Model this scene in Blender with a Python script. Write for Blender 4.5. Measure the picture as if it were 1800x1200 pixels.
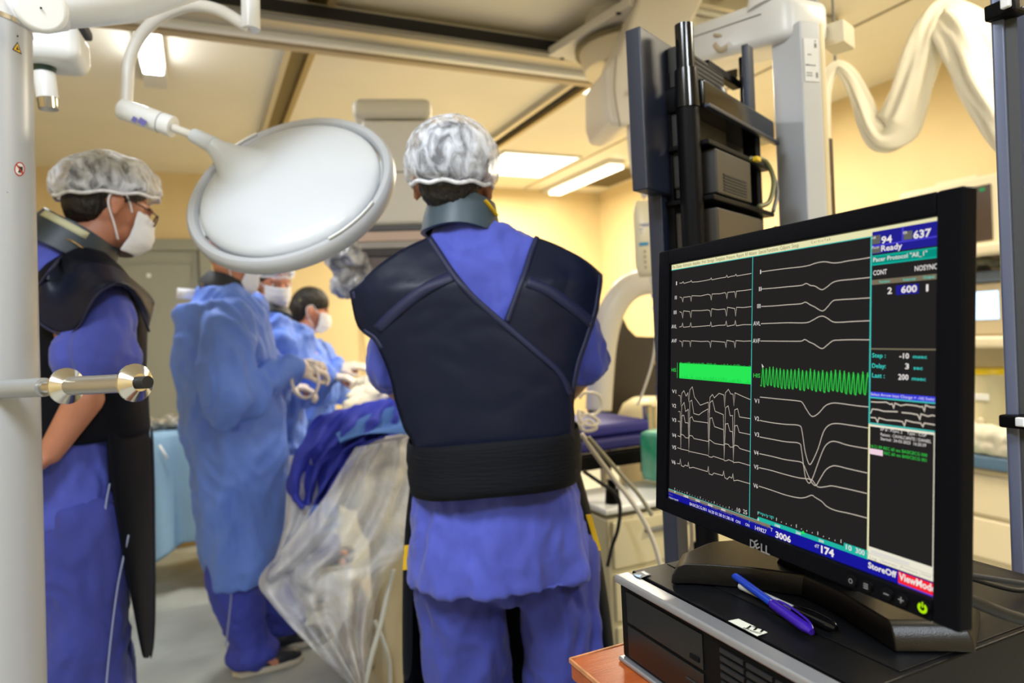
import bpy, bmesh, math, random
from mathutils import Vector, Matrix, noise
random.seed(7)
for o in list(bpy.data.objects): bpy.data.objects.remove(o)
SC = bpy.context.scene
COL = SC.collection
PI = math.pi
rad = math.radians

# ------------------------------------------------------------------ camera
FPX = 1200.0; ROLL = rad(2.8); YAW = rad(24.6); CZ = 1.3
PITCH = -math.atan(16.0 / FPX)
CF = Vector((math.sin(YAW) * math.cos(PITCH), math.cos(YAW) * math.cos(PITCH), math.sin(PITCH)))
_r = Vector((math.cos(YAW), -math.sin(YAW), 0)); _u = _r.cross(CF)
CR = _r * math.cos(ROLL) - _u * math.sin(ROLL)
CU = _u * math.cos(ROLL) + _r * math.sin(ROLL)
CC = Vector((0, 0, CZ))
cam_data = bpy.data.cameras.new('camera'); cam = bpy.data.objects.new('camera', cam_data); COL.objects.link(cam)
cam_data.sensor_width = 36; cam_data.lens = 24; cam_data.clip_start = 0.02
cam.matrix_world = Matrix(((CR.x, CU.x, -CF.x, 0), (CR.y, CU.y, -CF.y, 0), (CR.z, CU.z, -CF.z, CZ), (0, 0, 0, 1)))
cam_data.dof.use_dof = True; cam_data.dof.focus_distance = 0.80; cam_data.dof.aperture_fstop = 4.0
cam_data.dof.aperture_blades = 8
SC.camera = cam

# ------------------------------------------------------------------ exposure, world, big lights
SC.view_settings.view_transform = 'Standard'; SC.view_settings.look = 'None'
SC.view_settings.gamma = 1.0; SC.view_settings.use_curve_mapping = False
SC.view_settings.exposure = 0.04
W = bpy.data.worlds.new('world'); SC.world = W; W.use_nodes = True
W.node_tree.nodes['Background'].inputs[0].default_value = (0.75, 0.8, 0.9, 1)
W.node_tree.nodes['Background'].inputs[1].default_value = 0.15

def area_light(name, loc, sx, sy, power, color, rot=(0, 0, 0)):
    l = bpy.data.lights.new(name, 'AREA'); l.shape = 'RECTANGLE'; l.size = sx; l.size_y = sy
    l.energy = power; l.color = color
    o = bpy.data.objects.new(name, l); COL.objects.link(o); o.location = loc; o.rotation_euler = rot
    return o
WARM = (1.0, 0.885, 0.68); COOL = (0.82, 0.90, 1.0); NEUT = (1.0, 0.93, 0.80)
area_light('light_far_panel', (2.55, 5.15, 2.64), .62, .62, 74, WARM)
area_light('light_mid_panel', (2.45, 3.36, 2.64), .58, .22, 74, WARM)
area_light('light_left_batten', (-.135, 3.3, 2.61), .10, .75, 24, (.92, .95, 1))
area_light('fill_near_panel', (-.7, .3, 2.66), .62, .62, 48, COOL)  # unseen panel added as cool fill from the camera side
area_light('fill_near_panel_right', (2.55, .5, 2.66), .62, .62, 46, WARM)  # warm fill from an added panel out of view
area_light('fill_rear_panel', (.4, -1.2, 2.66), .62, .62, 55, COOL)  # second cool fill, added behind the camera

# ------------------------------------------------------------------ pixel helpers
def ray(x, y): return CF + CR * ((x - 900) / FPX) + CU * ((600 - y) / FPX)
def P(x, y, d): return CC + ray(x, y) * d
def on(x, y, ax, val):
    v = ray(x, y); return CC + v * ((val - CC[ax]) / v[ax])

# ------------------------------------------------------------------ materials
def lin(c):
    return tuple(((v / 255) / 12.92 if v / 255 <= .04045 else ((v / 255 + .055) / 1.055) ** 2.4) for v in c) + (1,)
MATS = {}
def mat(name, c, rough=.5, metal=0, bump=0, bscale=40, var=0, vscale=6, emit=0, trans=0, coat=0, sheen=0, alpha=1, stretch=None, c2=None, spec=None, ior=None):
    if name in MATS: return MATS[name]
    m = bpy.data.materials.new(name); m.use_nodes = True; nt = m.node_tree; b = nt.nodes['Principled BSDF']
    b.inputs['Base Color'].default_value = lin(c); b.inputs['Roughness'].default_value = rough; b.inputs['Metallic'].default_value = metal
    if trans: b.inputs['Transmission Weight'].default_value = trans
    if coat: b.inputs['Coat Weight'].default_value = coat
    if sheen: b.inputs['Sheen Weight'].default_value = sheen
    if alpha < 1: b.inputs['Alpha'].default_value = alpha
    if ior: b.inputs['IOR'].default_value = ior
    if spec is not None: b.inputs['Specular IOR Level'].default_value = spec
    tc = nt.nodes.new('ShaderNodeTexCoord'); mp = nt.nodes.new('ShaderNodeMapping')
    nt.links.new(tc.outputs['Object'], mp.inputs[0])
    if stretch: mp.inputs['Scale'].default_value = stretch
    if var or c2:
        n = nt.nodes.new('ShaderNodeTexNoise'); n.inputs['Scale'].default_value = vscale; n.inputs['Detail'].default_value = 4
        nt.links.new(mp.outputs[0], n.inputs['Vector'])
        mx = nt.nodes.new('ShaderNodeMix'); mx.data_type = 'RGBA'
        mx.inputs['A'].default_value = lin(c)
        cc = c2 if c2 else tuple(max(0, min(255, v * (1 - var))) for v in c)
        mx.inputs['B'].default_value = lin(cc)
        rp = nt.nodes.new('ShaderNodeMapRange'); rp.inputs['From Min'].default_value = .35; rp.inputs['From Max'].default_value = .65
        nt.links.new(n.outputs['Fac'], rp.inputs['Value']); nt.links.new(rp.outputs[0], mx.inputs['Factor'])
        nt.links.new(mx.outputs['Result'], b.inputs['Base Color'])
    if bump:
        n = nt.nodes.new('ShaderNodeTexNoise'); n.inputs['Scale'].default_value = bscale; n.inputs['Detail'].default_value = 5
        nt.links.new(mp.outputs[0], n.inputs['Vector'])
        bp = nt.nodes.new('ShaderNodeBump'); bp.inputs['Strength'].default_value = bump; bp.inputs['Distance'].default_value = .01
        nt.links.new(n.outputs['Fac'], bp.inputs['Height']); nt.links.new(bp.outputs[0], b.inputs['Normal'])
    if emit:
        b.inputs['Emission Color'].default_value = lin(c); b.inputs['Emission Strength'].default_value = emit
    MATS[name] = m; return m
def emis(name, c, s=1.0):
    if name in MATS: return MATS[name]
    m = bpy.data.materials.new(name); m.use_nodes = True; nt = m.node_tree
    nt.nodes.remove(nt.nodes['Principled BSDF']); e = nt.nodes.new('ShaderNodeEmission')
    e.inputs[0].default_value = lin(c); e.inputs[1].default_value = s
    nt.links.new(e.outputs[0], nt.nodes['Material Output'].inputs[0]); MATS[name] = m; return m

def film(name, c, dens, rough=.35, nscale=9, wav=0, lo=.2, hi=.9, stretch=(1, 1, 1)):
    """see-through nonwoven or plastic film: transparent mixed with a pale surface, denser where a noise says so"""
    if name in MATS: return MATS[name]
    m = bpy.data.materials.new(name); m.use_nodes = True; nt = m.node_tree; b = nt.nodes['Principled BSDF']
    b.inputs['Base Color'].default_value = lin(c); b.inputs['Roughness'].default_value = rough
    tr = nt.nodes.new('ShaderNodeBsdfTransparent'); mx = nt.nodes.new('ShaderNodeMixShader')
    tc = nt.nodes.new('ShaderNodeTexCoord'); mp = nt.nodes.new('ShaderNodeMapping'); mp.inputs['Scale'].default_value = stretch
    nt.links.new(tc.outputs['Object'], mp.inputs[0])
    n = nt.nodes.new('ShaderNodeTexNoise'); n.inputs['Scale'].default_value = nscale; n.inputs['Detail'].default_value = 6
    n.inputs['Distortion'].default_value = wav
    nt.links.new(mp.outputs[0], n.inputs['Vector'])
    rp = nt.nodes.new('ShaderNodeMapRange'); rp.inputs['From Min'].default_value = .38; rp.inputs['From Max'].default_value = .64
    rp.inputs['To Min'].default_value = lo; rp.inputs['To Max'].default_value = hi
    nt.links.new(n.outputs['Fac'], rp.inputs['Value'])
    bp = nt.nodes.new('ShaderNodeBump'); bp.inputs['Strength'].default_value = .5; bp.inputs['Distance'].default_value = .008
    nt.links.new(n.outputs['Fac'], bp.inputs['Height']); nt.links.new(bp.outputs[0], b.inputs['Normal'])
    nt.links.new(rp.outputs[0], mx.inputs[0]); nt.links.new(tr.outputs[0], mx.inputs[1]); nt.links.new(b.outputs[0], mx.inputs[2])
    nt.links.new(mx.outputs[0], nt.nodes['Material Output'].inputs[0]); MATS[name] = m; return m

# ------------------------------------------------------------------ object helpers
def finish(name, me, m, parent=None, smooth=True):
    o = bpy.data.objects.new(name, me); COL.objects.link(o)
    if m: me.materials.append(m)
    if smooth:
        for p in me.polygons: p.use_smooth = True
    if parent: o.parent = parent
    return o
def obj(name, bm, m, parent=None, smooth=False, bevel=0, seg=2, sub=0, auto=None):
    bmesh.ops.recalc_face_normals(bm, faces=bm.faces)
    me = bpy.data.meshes.new(name); bm.to_mesh(me); bm.free()
    o = finish(name, me, m, parent, smooth)
    if bevel:
        b = o.modifiers.new('b', 'BEVEL'); b.width = bevel; b.segments = seg; b.limit_method = 'ANGLE'; b.angle_limit = rad(35)
        for p in me.polygons: p.use_smooth = True
        o.modifiers.new('w', 'WEIGHTED_NORMAL')
    if sub:
        s = o.modifiers.new('s', 'SUBSURF'); s.levels = sub; s.render_levels = sub
    if auto: smooth_angle(o.data, auto)
    return o
def smooth_angle(me, deg):
    for p in me.polygons: p.use_smooth = True
    bm = bmesh.new(); bm.from_mesh(me)
    for e in bm.edges:
        if len(e.link_faces) == 2 and e.calc_face_angle(0) > rad(deg): e.smooth = False
    bm.to_mesh(me); bm.free()
def tag(o, label, cat, group=None, kind=None):
    o['label'] = label; o['category'] = cat
    if group: o['group'] = group
    if kind: o['kind'] = kind
    return o
def thing(name, label, cat, loc=(0, 0, 0), rotz=0, group=None):
    o = bpy.data.objects.new(name, None); COL.objects.link(o); o.location = loc; o.rotation_euler = (0, 0, rotz)
    o.empty_display_size = .05
    return tag(o, label, cat, group)
def struct(o): o['kind'] = 'structure'; return o
def box(bm, c, s, rz=0, M=None):
    mt = Matrix.Translation(Vector(c)) @ Matrix.Rotation(rz, 4, 'Z') @ Matrix.Diagonal((s[0], s[1], s[2], 1))
    if M: mt = M @ mt
    return bmesh.ops.create_cube(bm, size=1, matrix=mt)
def boxo(name, c, s, m, parent=None, rz=0, bevel=.002, M=None, smooth=False, seg=2):
    bm = bmesh.new(); box(bm, (0, 0, 0), s, 0, M); o = obj(name, bm, m, parent, bevel=bevel, seg=seg)
    o.location = c; o.rotation_euler = (0, 0, rz); return o
def frame_of(d):
    d = Vector(d).normalized(); a = Vector((0, 0, 1)) if abs(d.z) < .95 else Vector((1, 0, 0))
    x = a.cross(d).normalized(); return x, d.cross(x).normalized(), d
def cyl(bm, p0, p1, r0, r1=None, n=24, caps=True):
    p0 = Vector(p0); p1 = Vector(p1); r1 = r0 if r1 is None else r1
    x, y, z = frame_of(p1 - p0); rows = []
    for p, r in ((p0, r0), (p1, r1)):
        rows.append([bm.verts.new(p + (x * math.cos(2 * PI * i / n) + y * math.sin(2 * PI * i / n)) * r) for i in range(n)])
    for i in range(n): bm.faces.new((rows[0][i], rows[0][(i + 1) % n], rows[1][(i + 1) % n], rows[1][i]))
    if caps: bm.faces.new(rows[0][::-1]); bm.faces.new(rows[1])
def lathe(bm, prof, M=Matrix(), n=48):
    rows = []
    for r, z in prof:
        if r < 1e-5: rows.append([bm.verts.new(M @ Vector((0, 0, z)))])
        else: rows.append([bm.verts.new(M @ Vector((r * math.cos(2 * PI * i / n), r * math.sin(2 * PI * i / n), z))) for i in range(n)])
    for a, b in zip(rows, rows[1:]):
        for i in range(n):
            j = (i + 1) % n
            if len(a) == 1 and len(b) == 1: continue
            if len(a) == 1: bm.faces.new((a[0], b[j], b[i]))
            elif len(b) == 1: bm.faces.new((a[i], a[j], b[0]))
            else: bm.faces.new((a[i], a[j], b[j], b[i]))
def cat(pts, n=8, closed=False):
    pts = [Vector(p) for p in pts]; out = []
    m = len(pts)
    for i in range(m if closed else m - 1):
        if closed: a, b, c, d = pts[(i - 1) % m], pts[i], pts[(i + 1) % m], pts[(i + 2) % m]
        else: a, b, c, d = pts[max(i - 1, 0)], pts[i], pts[i + 1], pts[min(i + 2, m - 1)]
        for k in range(n):
            t = k / n
            out.append(.5 * ((2 * b) + (c - a) * t + (2 * a - 5 * b + 4 * c - d) * t * t + (3 * b - a - 3 * c + d) * t ** 3))
    if not closed: out.append(pts[-1])
    return out
def tube(bm, pts, r, n=12, sm=8, flat=1.0, closed=False, up=None):
    """round or flattened tube along a smoothed path; r a number or one radius for each given point"""
    k = len(pts); path = cat(pts, sm, closed) if sm > 1 else [Vector(p) for p in pts]
    m = len(path); rows = []; x = None
    for i, p in enumerate(path):
        a = path[(i - 1) % m] if (closed or i) else p; b = path[(i + 1) % m] if (closed or i < m - 1) else p
        d = (b - a).normalized()
        if up is not None: x = Vector(up).cross(d).normalized()
        elif x is None: x = frame_of(d)[0]
        else: x = (x - d * x.dot(d)).normalized()
        y = d.cross(x)
        if isinstance(r, (int, float)): rr = r
        else:
            f = i / (m if closed else m - 1) * (k - (0 if closed else 1)); q = min(int(f), k - 2 if not closed else k - 1); t = f - q
            rr = r[q] * (1 - t) + r[(q + 1) % k] * t
        rows.append([bm.verts.new(p + (x * math.cos(2 * PI * j / n) + y * math.sin(2 * PI * j / n) * flat) * rr) for j in range(n)])
    for i in range(m if closed else m - 1):
        a = rows[i]; b = rows[(i + 1) % m]
        for j in range(n): bm.faces.new((a[j], a[(j + 1) % n], b[(j + 1) % n], b[j]))
    if not closed: bm.faces.new(rows[0][::-1]); bm.faces.new(rows[-1])
def tubeo(name, pts, r, m, parent=None, **k):
    bm = bmesh.new(); tube(bm, pts, r, **k); return obj(name, bm, m, parent, smooth=True)
def prism(bm, poly, z0, z1, M=None, inset=0):
    M = M or Matrix()
    a = [bm.verts.new(M @ Vector((p[0], p[1], z0))) for p in poly]; b = [bm.verts.new(M @ Vector((p[0], p[1], z1))) for p in poly]
    n = len(poly)
    for i in range(n): bm.faces.new((a[i], a[(i + 1) % n], b[(i + 1) % n], b[i]))
    bm.faces.new(a[::-1]); bm.faces.new(b)
def capsule(bm, p0, p1, r0, r1, n=14, fx=1.0):
    p0 = Vector(p0); p1 = Vector(p1); x, y, z = frame_of(p1 - p0); rows = []
    h = 4
    for k in range(h + 1):
        a = -PI / 2 + (PI / 2) * k / h; rows.append((p0 + z * (math.sin(a) * r0), max(math.cos(a) * r0, 1e-4)))
    for k in range(h + 1):
        a = (PI / 2) * k / h; rows.append((p1 + z * (math.sin(a) * r1), max(math.cos(a) * r1, 1e-4)))
    vs = [[bm.verts.new(c + (x * math.cos(2 * PI * i / n) + y * math.sin(2 * PI * i / n)) * r) for i in range(n)] for c, r in rows]
    for a, b in zip(vs, vs[1:]):
        for i in range(n): bm.faces.new((a[i], a[(i + 1) % n], b[(i + 1) % n], b[i]))
    bm.faces.new(vs[0][::-1]); bm.faces.new(vs[-1])
def ell(bm, c, r, M=None, n=20):
    mt = Matrix.Translation(Vector(c)) @ Matrix.Diagonal((r[0], r[1], r[2], 1))
    if M: mt = M @ mt
    bmesh.ops.create_uvsphere(bm, u_segments=n, v_segments=n // 2 + 2, radius=1, matrix=mt)
def loft(bm, rings, n=48, cap=True, pw=2.3):
    """rings: (cx, cy, z, ax, ay[, amp, folds, phase])"""
    vs = []
    for r in rings:
        cx, cy, z, ax, ay = r[:5]; amp, nf, ph = (list(r[5:]) + [0, 0, 0])[:3] if len(r) > 5 else (0, 0, 0)
        row = []
        for i in range(n):
            t = 2 * PI * i / n; c, s = math.cos(t), math.sin(t)
            k = (abs(c) ** pw + abs(s) ** pw) ** (-1 / pw)
            q = 1 + (amp * (math.cos(nf * t + ph) + .5 * math.cos((nf * 1.7 + 1) * t + ph * 2)) if amp else 0)
            row.append(bm.verts.new((cx + ax * c * k * q, cy + ay * s * k * q, z)))
        vs.append(row)
    for a, b in zip(vs, vs[1:]):
        for i in range(n): bm.faces.new((a[i], a[(i + 1) % n], b[(i + 1) % n], b[i]))
    if cap: bm.faces.new(vs[0][::-1]); bm.faces.new(vs[-1])
def wrinkle(me, amp, f=(6, 6, 3), seed=0, ridge=True, mask=None, amp2=0):
    off = Vector((seed * 3.7, seed * 1.3, seed * 2.1))
    ns = [v.normal.copy() for v in me.vertices]
    for v, nn in zip(me.vertices, ns):
        q = Vector((v.co.x * f[0], v.co.y * f[1], v.co.z * f[2])) + off
        w = noise.noise(q * .5 + Vector((5, 5, 5))) * 1.5
        a = noise.noise(q + Vector((w, w, w)))
        if ridge: a = (1 - abs(a) * 3.2) * .5
        b = noise.noise(q * 2.6) * .45
        k = mask(v.co) if mask else 1
        v.co += nn * ((a + b) * amp * k)
    me.update()
def blob(name, build, m, parent, vox=.008, smooth=4, wr=None, dec=0):
    bm = bmesh.new(); build(bm); bmesh.ops.recalc_face_normals(bm, faces=bm.faces)
    me = bpy.data.meshes.new(name + '_t'); bm.to_mesh(me); bm.free()
    t = bpy.data.objects.new('t', me); COL.objects.link(t)
    r = t.modifiers.new('r', 'REMESH'); r.mode = 'VOXEL'; r.voxel_size = vox
    if smooth:
        s = t.modifiers.new('s', 'SMOOTH'); s.factor = .5; s.iterations = smooth
    bpy.context.view_layer.update(); dg = bpy.context.evaluated_depsgraph_get()
    m2 = bpy.data.meshes.new_from_object(t.evaluated_get(dg)); m2.name = name; m2.materials.clear()
    bpy.data.objects.remove(t)
    if wr:
        for w in (wr if isinstance(wr, list) else [wr]): wrinkle(m2, **w)
    return finish(name, m2, m, parent)
def sheet(name, rows, m, parent=None, thick=.003, sub=1, fn=None, wr=None):
    """grid of points (rows of equal length) as a cloth with thickness"""
    bm = bmesh.new(); vs = [[bm.verts.new(fn(p) if fn else p) for p in r] for r in rows]
    for a, b in zip(vs, vs[1:]):
        for i in range(len(a) - 1): bm.faces.new((a[i], a[i + 1], b[i + 1], b[i]))
    me = bpy.data.meshes.new(name); bm.to_mesh(me); bm.free()
    if wr:
        for w in (wr if isinstance(wr, list) else [wr]): wrinkle(me, **w)
    o = finish(name, me, m, parent)
    if thick:
        s = o.modifiers.new('t', 'SOLIDIFY'); s.thickness = thick; s.offset = 0
    if sub:
        s = o.modifiers.new('s', 'SUBSURF'); s.levels = sub; s.render_levels = sub
    return o
def span_rows(left, right, nr, nc):
    """ruled grid between two smoothed boundary curves"""
    def res(c, n):
        c = cat(c, 6); out = []
        for i in range(n):
            f = i / (n - 1) * (len(c) - 1); q = min(int(f), len(c) - 2); out.append(c[q].lerp(c[q + 1], f - q))
        return out
    L = res(left, nr); R = res(right, nr)
    return [[L[i].lerp(R[i], j / (nc - 1)) for j in range(nc)] for i in range(nr)]
_font_cache = {}
def text_bm(bm, s, M, width=None, height=1.0, bold=0.0, ext=0.0):
    """text with cap height `height` and optional total width, laid out by matrix M (x right, y up)"""
    cu = bpy.data.curves.new('t', 'FONT'); cu.body = s; cu.size = 1.0; cu.offset = bold; cu.extrude = 0; cu.resolution_u = 2
    o = bpy.data.objects.new('t', cu); COL.objects.link(o); bpy.context.view_layer.update()
    me = bpy.data.meshes.new_from_object(o.evaluated_get(bpy.context.evaluated_depsgraph_get()))
    bpy.data.objects.remove(o); bpy.data.curves.remove(cu)
    if not me.vertices: return
    xs = [v.co.x for v in me.vertices]; x0, x1 = min(xs), max(xs)
    sy = height / .69; sx = (width / (x1 - x0)) if width else sy
    n0 = len(bm.verts); base = [bm.verts.new(M @ Vector(((v.co.x - x0) * sx, v.co.y * sy, 0))) for v in me.vertices]
    for p in me.polygons:
        try: bm.faces.new([base[i] for i in p.vertices])
        except ValueError: pass
    bpy.data.meshes.remove(me)

# ------------------------------------------------------------------ palette
M_WALL = mat('cream_wall_paint', (228, 206, 156), .6, bump=.05, bscale=60, var=.05, vscale=1.5)
M_CEIL = mat('cream_ceiling_panel', (242, 235, 216), .6, var=.03, vscale=1.2)
M_FLOOR = mat('grey_green_vinyl_floor', (180, 186, 182), .35, bump=.04, bscale=30, var=.10, vscale=5)
M_DOOR = mat('grey_green_door_paint', (146, 148, 136), .5)
M_ALU = mat('brushed_aluminium_rail', (190, 186, 176), .35, metal=.6)
M_WHITE = mat('white_enamel', (228, 230, 230), .32)
M_WHITE2 = mat('off_white_enamel', (214, 212, 204), .38)
M_CREAM = mat('cream_plastic', (214, 204, 178), .45)
M_BLACK = mat('black_plastic', (9, 9, 11), .42, ior=1.18, bump=.15, bscale=600)
M_BLACKG = mat('glossy_black_plastic', (8, 8, 10), .14)
M_SLOT = mat('dark_slot', (20, 22, 26), .7)
M_DKBLUE = mat('dark_slate_plastic', (30, 36, 54), .4)
M_STEEL = mat('polished_steel', (205, 200, 190), .16, metal=1)
M_CHROME = mat('chrome', (225, 225, 225), .08, metal=1)
M_RUBBER = mat('black_rubber', (14, 14, 15), .6)
M_GREYP = mat('grey_plastic', (120, 120, 118), .5)
M_DIFF = emis('lit_diffuser_warm', (255, 244, 214), 5.0)
M_DIFFC = emis('lit_diffuser_white', (250, 252, 255), 5.0)
M_DIFFT = emis('lit_tube_white', (244, 250, 255), 22.0)

# ------------------------------------------------------------------ room
XL, XR, YB, YF, ZC = -2.3, 3.84, 6.05, -2.4, 2.7
def wall(name, c, s, m): o = boxo(name, c, s, m, bevel=0); return struct(o)
wall('floor', ((XL + XR) / 2, (YB + YF) / 2, -.05), (XR - XL + .4, YB - YF + .4, .1), M_FLOOR)
wall('ceiling', ((XL + XR) / 2, (YB + YF) / 2, ZC + .05), (XR - XL + .4, YB - YF + .4, .1), M_CEIL)
wall('wall_back', ((XL + XR) / 2, YB + .05, ZC / 2), (XR - XL, .1, ZC), M_WALL)
wall('wall_right', (XR + .05, (YB + YF) / 2, ZC / 2), (.1, YB - YF + .2, ZC), M_WALL)
wall('wall_left', (XL - .05, (YB + YF) / 2, ZC / 2), (.1, YB - YF + .2, ZC), M_WALL)
wall('wall_front', ((XL + XR) / 2, YF - .05, ZC / 2), (XR - XL, .1, ZC), M_WALL)
M_BASE = mat('grey_base_moulding', (120, 118, 108), .5)
wall('baseboard_back', ((.09 + XR) / 2, YB - .008, .05), (XR - .09, .016, .1), M_BASE)
wall('baseboard_right', (XR - .008, (YB + YF) / 2, .05), (.016, YB - YF - .04, .1), M_BASE)
# double door in the back wall
d = thing('door_1', 'grey green double door in the back wall', 'door', (-.62, YB, 0)); del d['label']; del d['category']; struct(d)
fr = bmesh.new()
for x in (-.70, .70): box(fr, (x, -.03, 1.08), (.09, .08, 2.16))
box(fr, (0, -.03, 2.12), (1.31, .08, .09)); obj('door_frame', fr, M_DOOR, d, bevel=.004)
for s in (-1, 1):
    lf = boxo('door_leaf', (s * .328, -.025, 1.045), (.645, .04, 2.06), M_DOOR, d)
    pn = bmesh.new()
    for (w, hz, cz) in ((.56, .012, 1.98), (.56, .012, .10)): box(pn, (0, -.025, cz - 1.045), (w, .008, hz))
    for sx in (-.28, .28): box(pn, (sx, -.025, -.005), (.012, .008, 1.89))
    obj('panel_moulding', pn, M_DOOR, lf)
    bm = bmesh.new(); cyl(bm, (s * .06, -.045, 1.02), (s * .06, -.09, 1.02), .012); cyl(bm, (s * .06, -.09, 1.02), (s * .17, -.09, 1.02), .009)
    bmesh.ops.translate(bm, verts=bm.verts, vec=-lf.location); obj('door_handle', bm, M_STEEL, lf, smooth=True)
tag(boxo('door_sign', (-.33, YB - .051, 1.88), (.03, .002, .03), M_WHITE), 'tiny white sticker on the grey door near its top', 'sticker')

# ceiling seams
M_SEAM = mat('ceiling_seam', (150, 138, 108), .7)
for i, (x, w) in enumerate(((2.96, .012),)):
    wall('trim_%d' % (i + 1), (x, 3.0, ZC - .002), (w, 6.0, .006), M_SEAM)

def light_panel(name, c, s, m, label, cat_='ceiling light'):
    t = thing(name, label, cat_, (c[0], c[1], ZC))
    fr = bmesh.new(); w, h = s; e = .018
    for sx in (-1, 1): box(fr, (sx * (w / 2 + e / 2), 0, -.008), (e, h + 2 * e, .016))
    for sy in (-1, 1): box(fr, (0, sy * (h / 2 + e / 2), -.008), (w, e, .016))
    obj('frame', fr, M_WHITE2, t); boxo('diffuser', (0, 0, -.006), (w, h, .008), m, t, bevel=0); return t
light_panel('ceiling_light', (2.55, 5.15), (.66, .70), M_DIFF, 'large square lit ceiling panel above the far wall')
light_panel('ceiling_light', (2.42, 3.36), (.60, .24), M_DIFF, 'small lit ceiling panel behind the white boom arm')
light_panel('ceiling_light', (-.7, .3), (.62, .62), M_DIFFC, 'added unseen fill panel on the ceiling over the front left of the room')  # unseen fixture added to carry the cool fill
light_panel('ceiling_light', (2.55, .5), (.62, .62), M_DIFF, 'added unseen fill panel on the ceiling over the front right of the room')  # fixture added for the warm fill, outside the view
light_panel('ceiling_light', (.4, -1.2), (.62, .62), M_DIFFC, 'added unseen fill panel on the ceiling at the very front of the room')  # added fixture behind the camera for the rear cool fill
def batten(c, s, lit, m, label):
    t = thing('batten_light', label, 'ceiling light', (c[0], c[1], ZC))
    boxo('housing', (0, 0, -.02), (s[0], s[1], .04), M_WHITE2, t, bevel=.004)
    boxo('diffuser', (0, -(s[1] - lit) / 2, -.062), (s[0] * .8, lit, .030), m, t, bevel=.008)
    return t
batten((-.135, 3.45), (.11, 1.1), .80, M_DIFFT, 'narrow white fluorescent batten on the ceiling at left')
batten((3.24, 5.40), (.16, 1.2), 1.1, M_DIFF, 'long lit batten on the ceiling near the far right corner')
v = thing('air_vent', 'dark slotted air vent in the ceiling near the right wall', 'air vent', (3.60, 5.35, ZC))
boxo('frame', (0, 0, -.006), (.34, .8, .012), M_CREAM, v)
bm = bmesh.new()
for i in range(12): box(bm, (0, -.33 + i * .06, -.016), (.28, .03, .01))
obj('slats', bm, mat('vent_slats', (110, 98, 66), .6), v)

# ceiling rails of the x-ray system
def rail_y(x, y0, y1, label, dark):
    t = thing('ceiling_rail', label, 'ceiling rail', (x, (y0 + y1) / 2, ZC)); L = y1 - y0
    boxo('flange', (-.055, 0, -.02), (.03, L, .04), M_ALU, t)
    boxo('flange', (.055, 0, -.02), (.03, L, .04), mat('bronze_rail', (170, 150, 104), .4, metal=.3), t)
    boxo('slot', (0, 0, -.006), (.08, L, .012), M_SLOT if dark else mat('shaded_brown_slot', (128, 108, 62), .6), t)  # brown tone puts the shadow inside the slot into its colour
    return t
rail_y(.50, 2.2, 5.9, 'silver ceiling rail running away above the lamp disc', False)
rail_y(2.02, 2.2, 5.2, 'ceiling rail with black slot running away to the square light', True)
t = thing('ceiling_bridge', 'long grey travelling bridge with a black slot crossing the ceiling', 'ceiling rail', (.95, 2.95, 2.62))
boxo('beam', (0, .02, .01), (3.5, .30, .07), M_ALU, t, bevel=.004)
boxo('slot', (0, -.115, -.028), (3.5, .05, .008), M_GREYP, t)
boxo('side_slot', (0, -.132, .01), (3.5, .006, .05), M_SLOT, t)
boxo('lip', (0, .05, -.034), (3.5, .045, .03), M_WHITE, t, bevel=.006)
boxo('lip', (0, .15, -.030), (3.3, .05, .02), mat('beige_rail', (186, 168, 138), .5), t, bevel=.006)
for x in (.50, 2.02 - 0): boxo('hanger', (x - .95, .0, .058), (.16, .16, .045), M_GREYP, t)
t = thing('ceiling_bridge', 'short grey bridge segment at the top edge above the black slotted bridge', 'ceiling rail', (1.2, 2.30, 2.66))
boxo('beam', (0, 0, 0), (3.2, .10, .06), M_ALU, t, bevel=.004)
boxo('lip', (0, 0, -.035), (3.2, .03, .012), M_WHITE2, t)

# ------------------------------------------------------------------ wooden table, computer
ZT = .99
M_WOOD = mat('orange_brown_wood', (168, 84, 36), .38, bump=.08, bscale=20, c2=(146, 68, 28), vscale=5, stretch=(1, 12, 12))
M_WOODE = mat('worn_wood_edge', (196, 132, 84), .5, var=.3, vscale=30)
t = thing('wooden_table', 'orange brown wooden table with worn edges under the black computer', 'table', (.665, .575, 0))
boxo('tabletop', (0, 0, .867), (.51, .38, .026), M_WOOD, t, bevel=.003)
bm = bmesh.new(); box(bm, (-.2555, 0, .8785), (.003, .38, .005)); box(bm, (0, .1905, .8785), (.51, .003, .005)); obj('worn_edge', bm, M_WOODE, t)
boxo('side_panel', (-.242, 0, .43), (.022, .36, .845), M_WOOD, t); boxo('side_panel', (.242, 0, .43), (.022, .36, .845), M_WOOD, t)
boxo('back_panel', (0, .17, .43), (.46, .02, .845), M_WOOD, t); boxo('shelf', (0, -.01, .45), (.46, .33, .02), M_WOOD, t)

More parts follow.
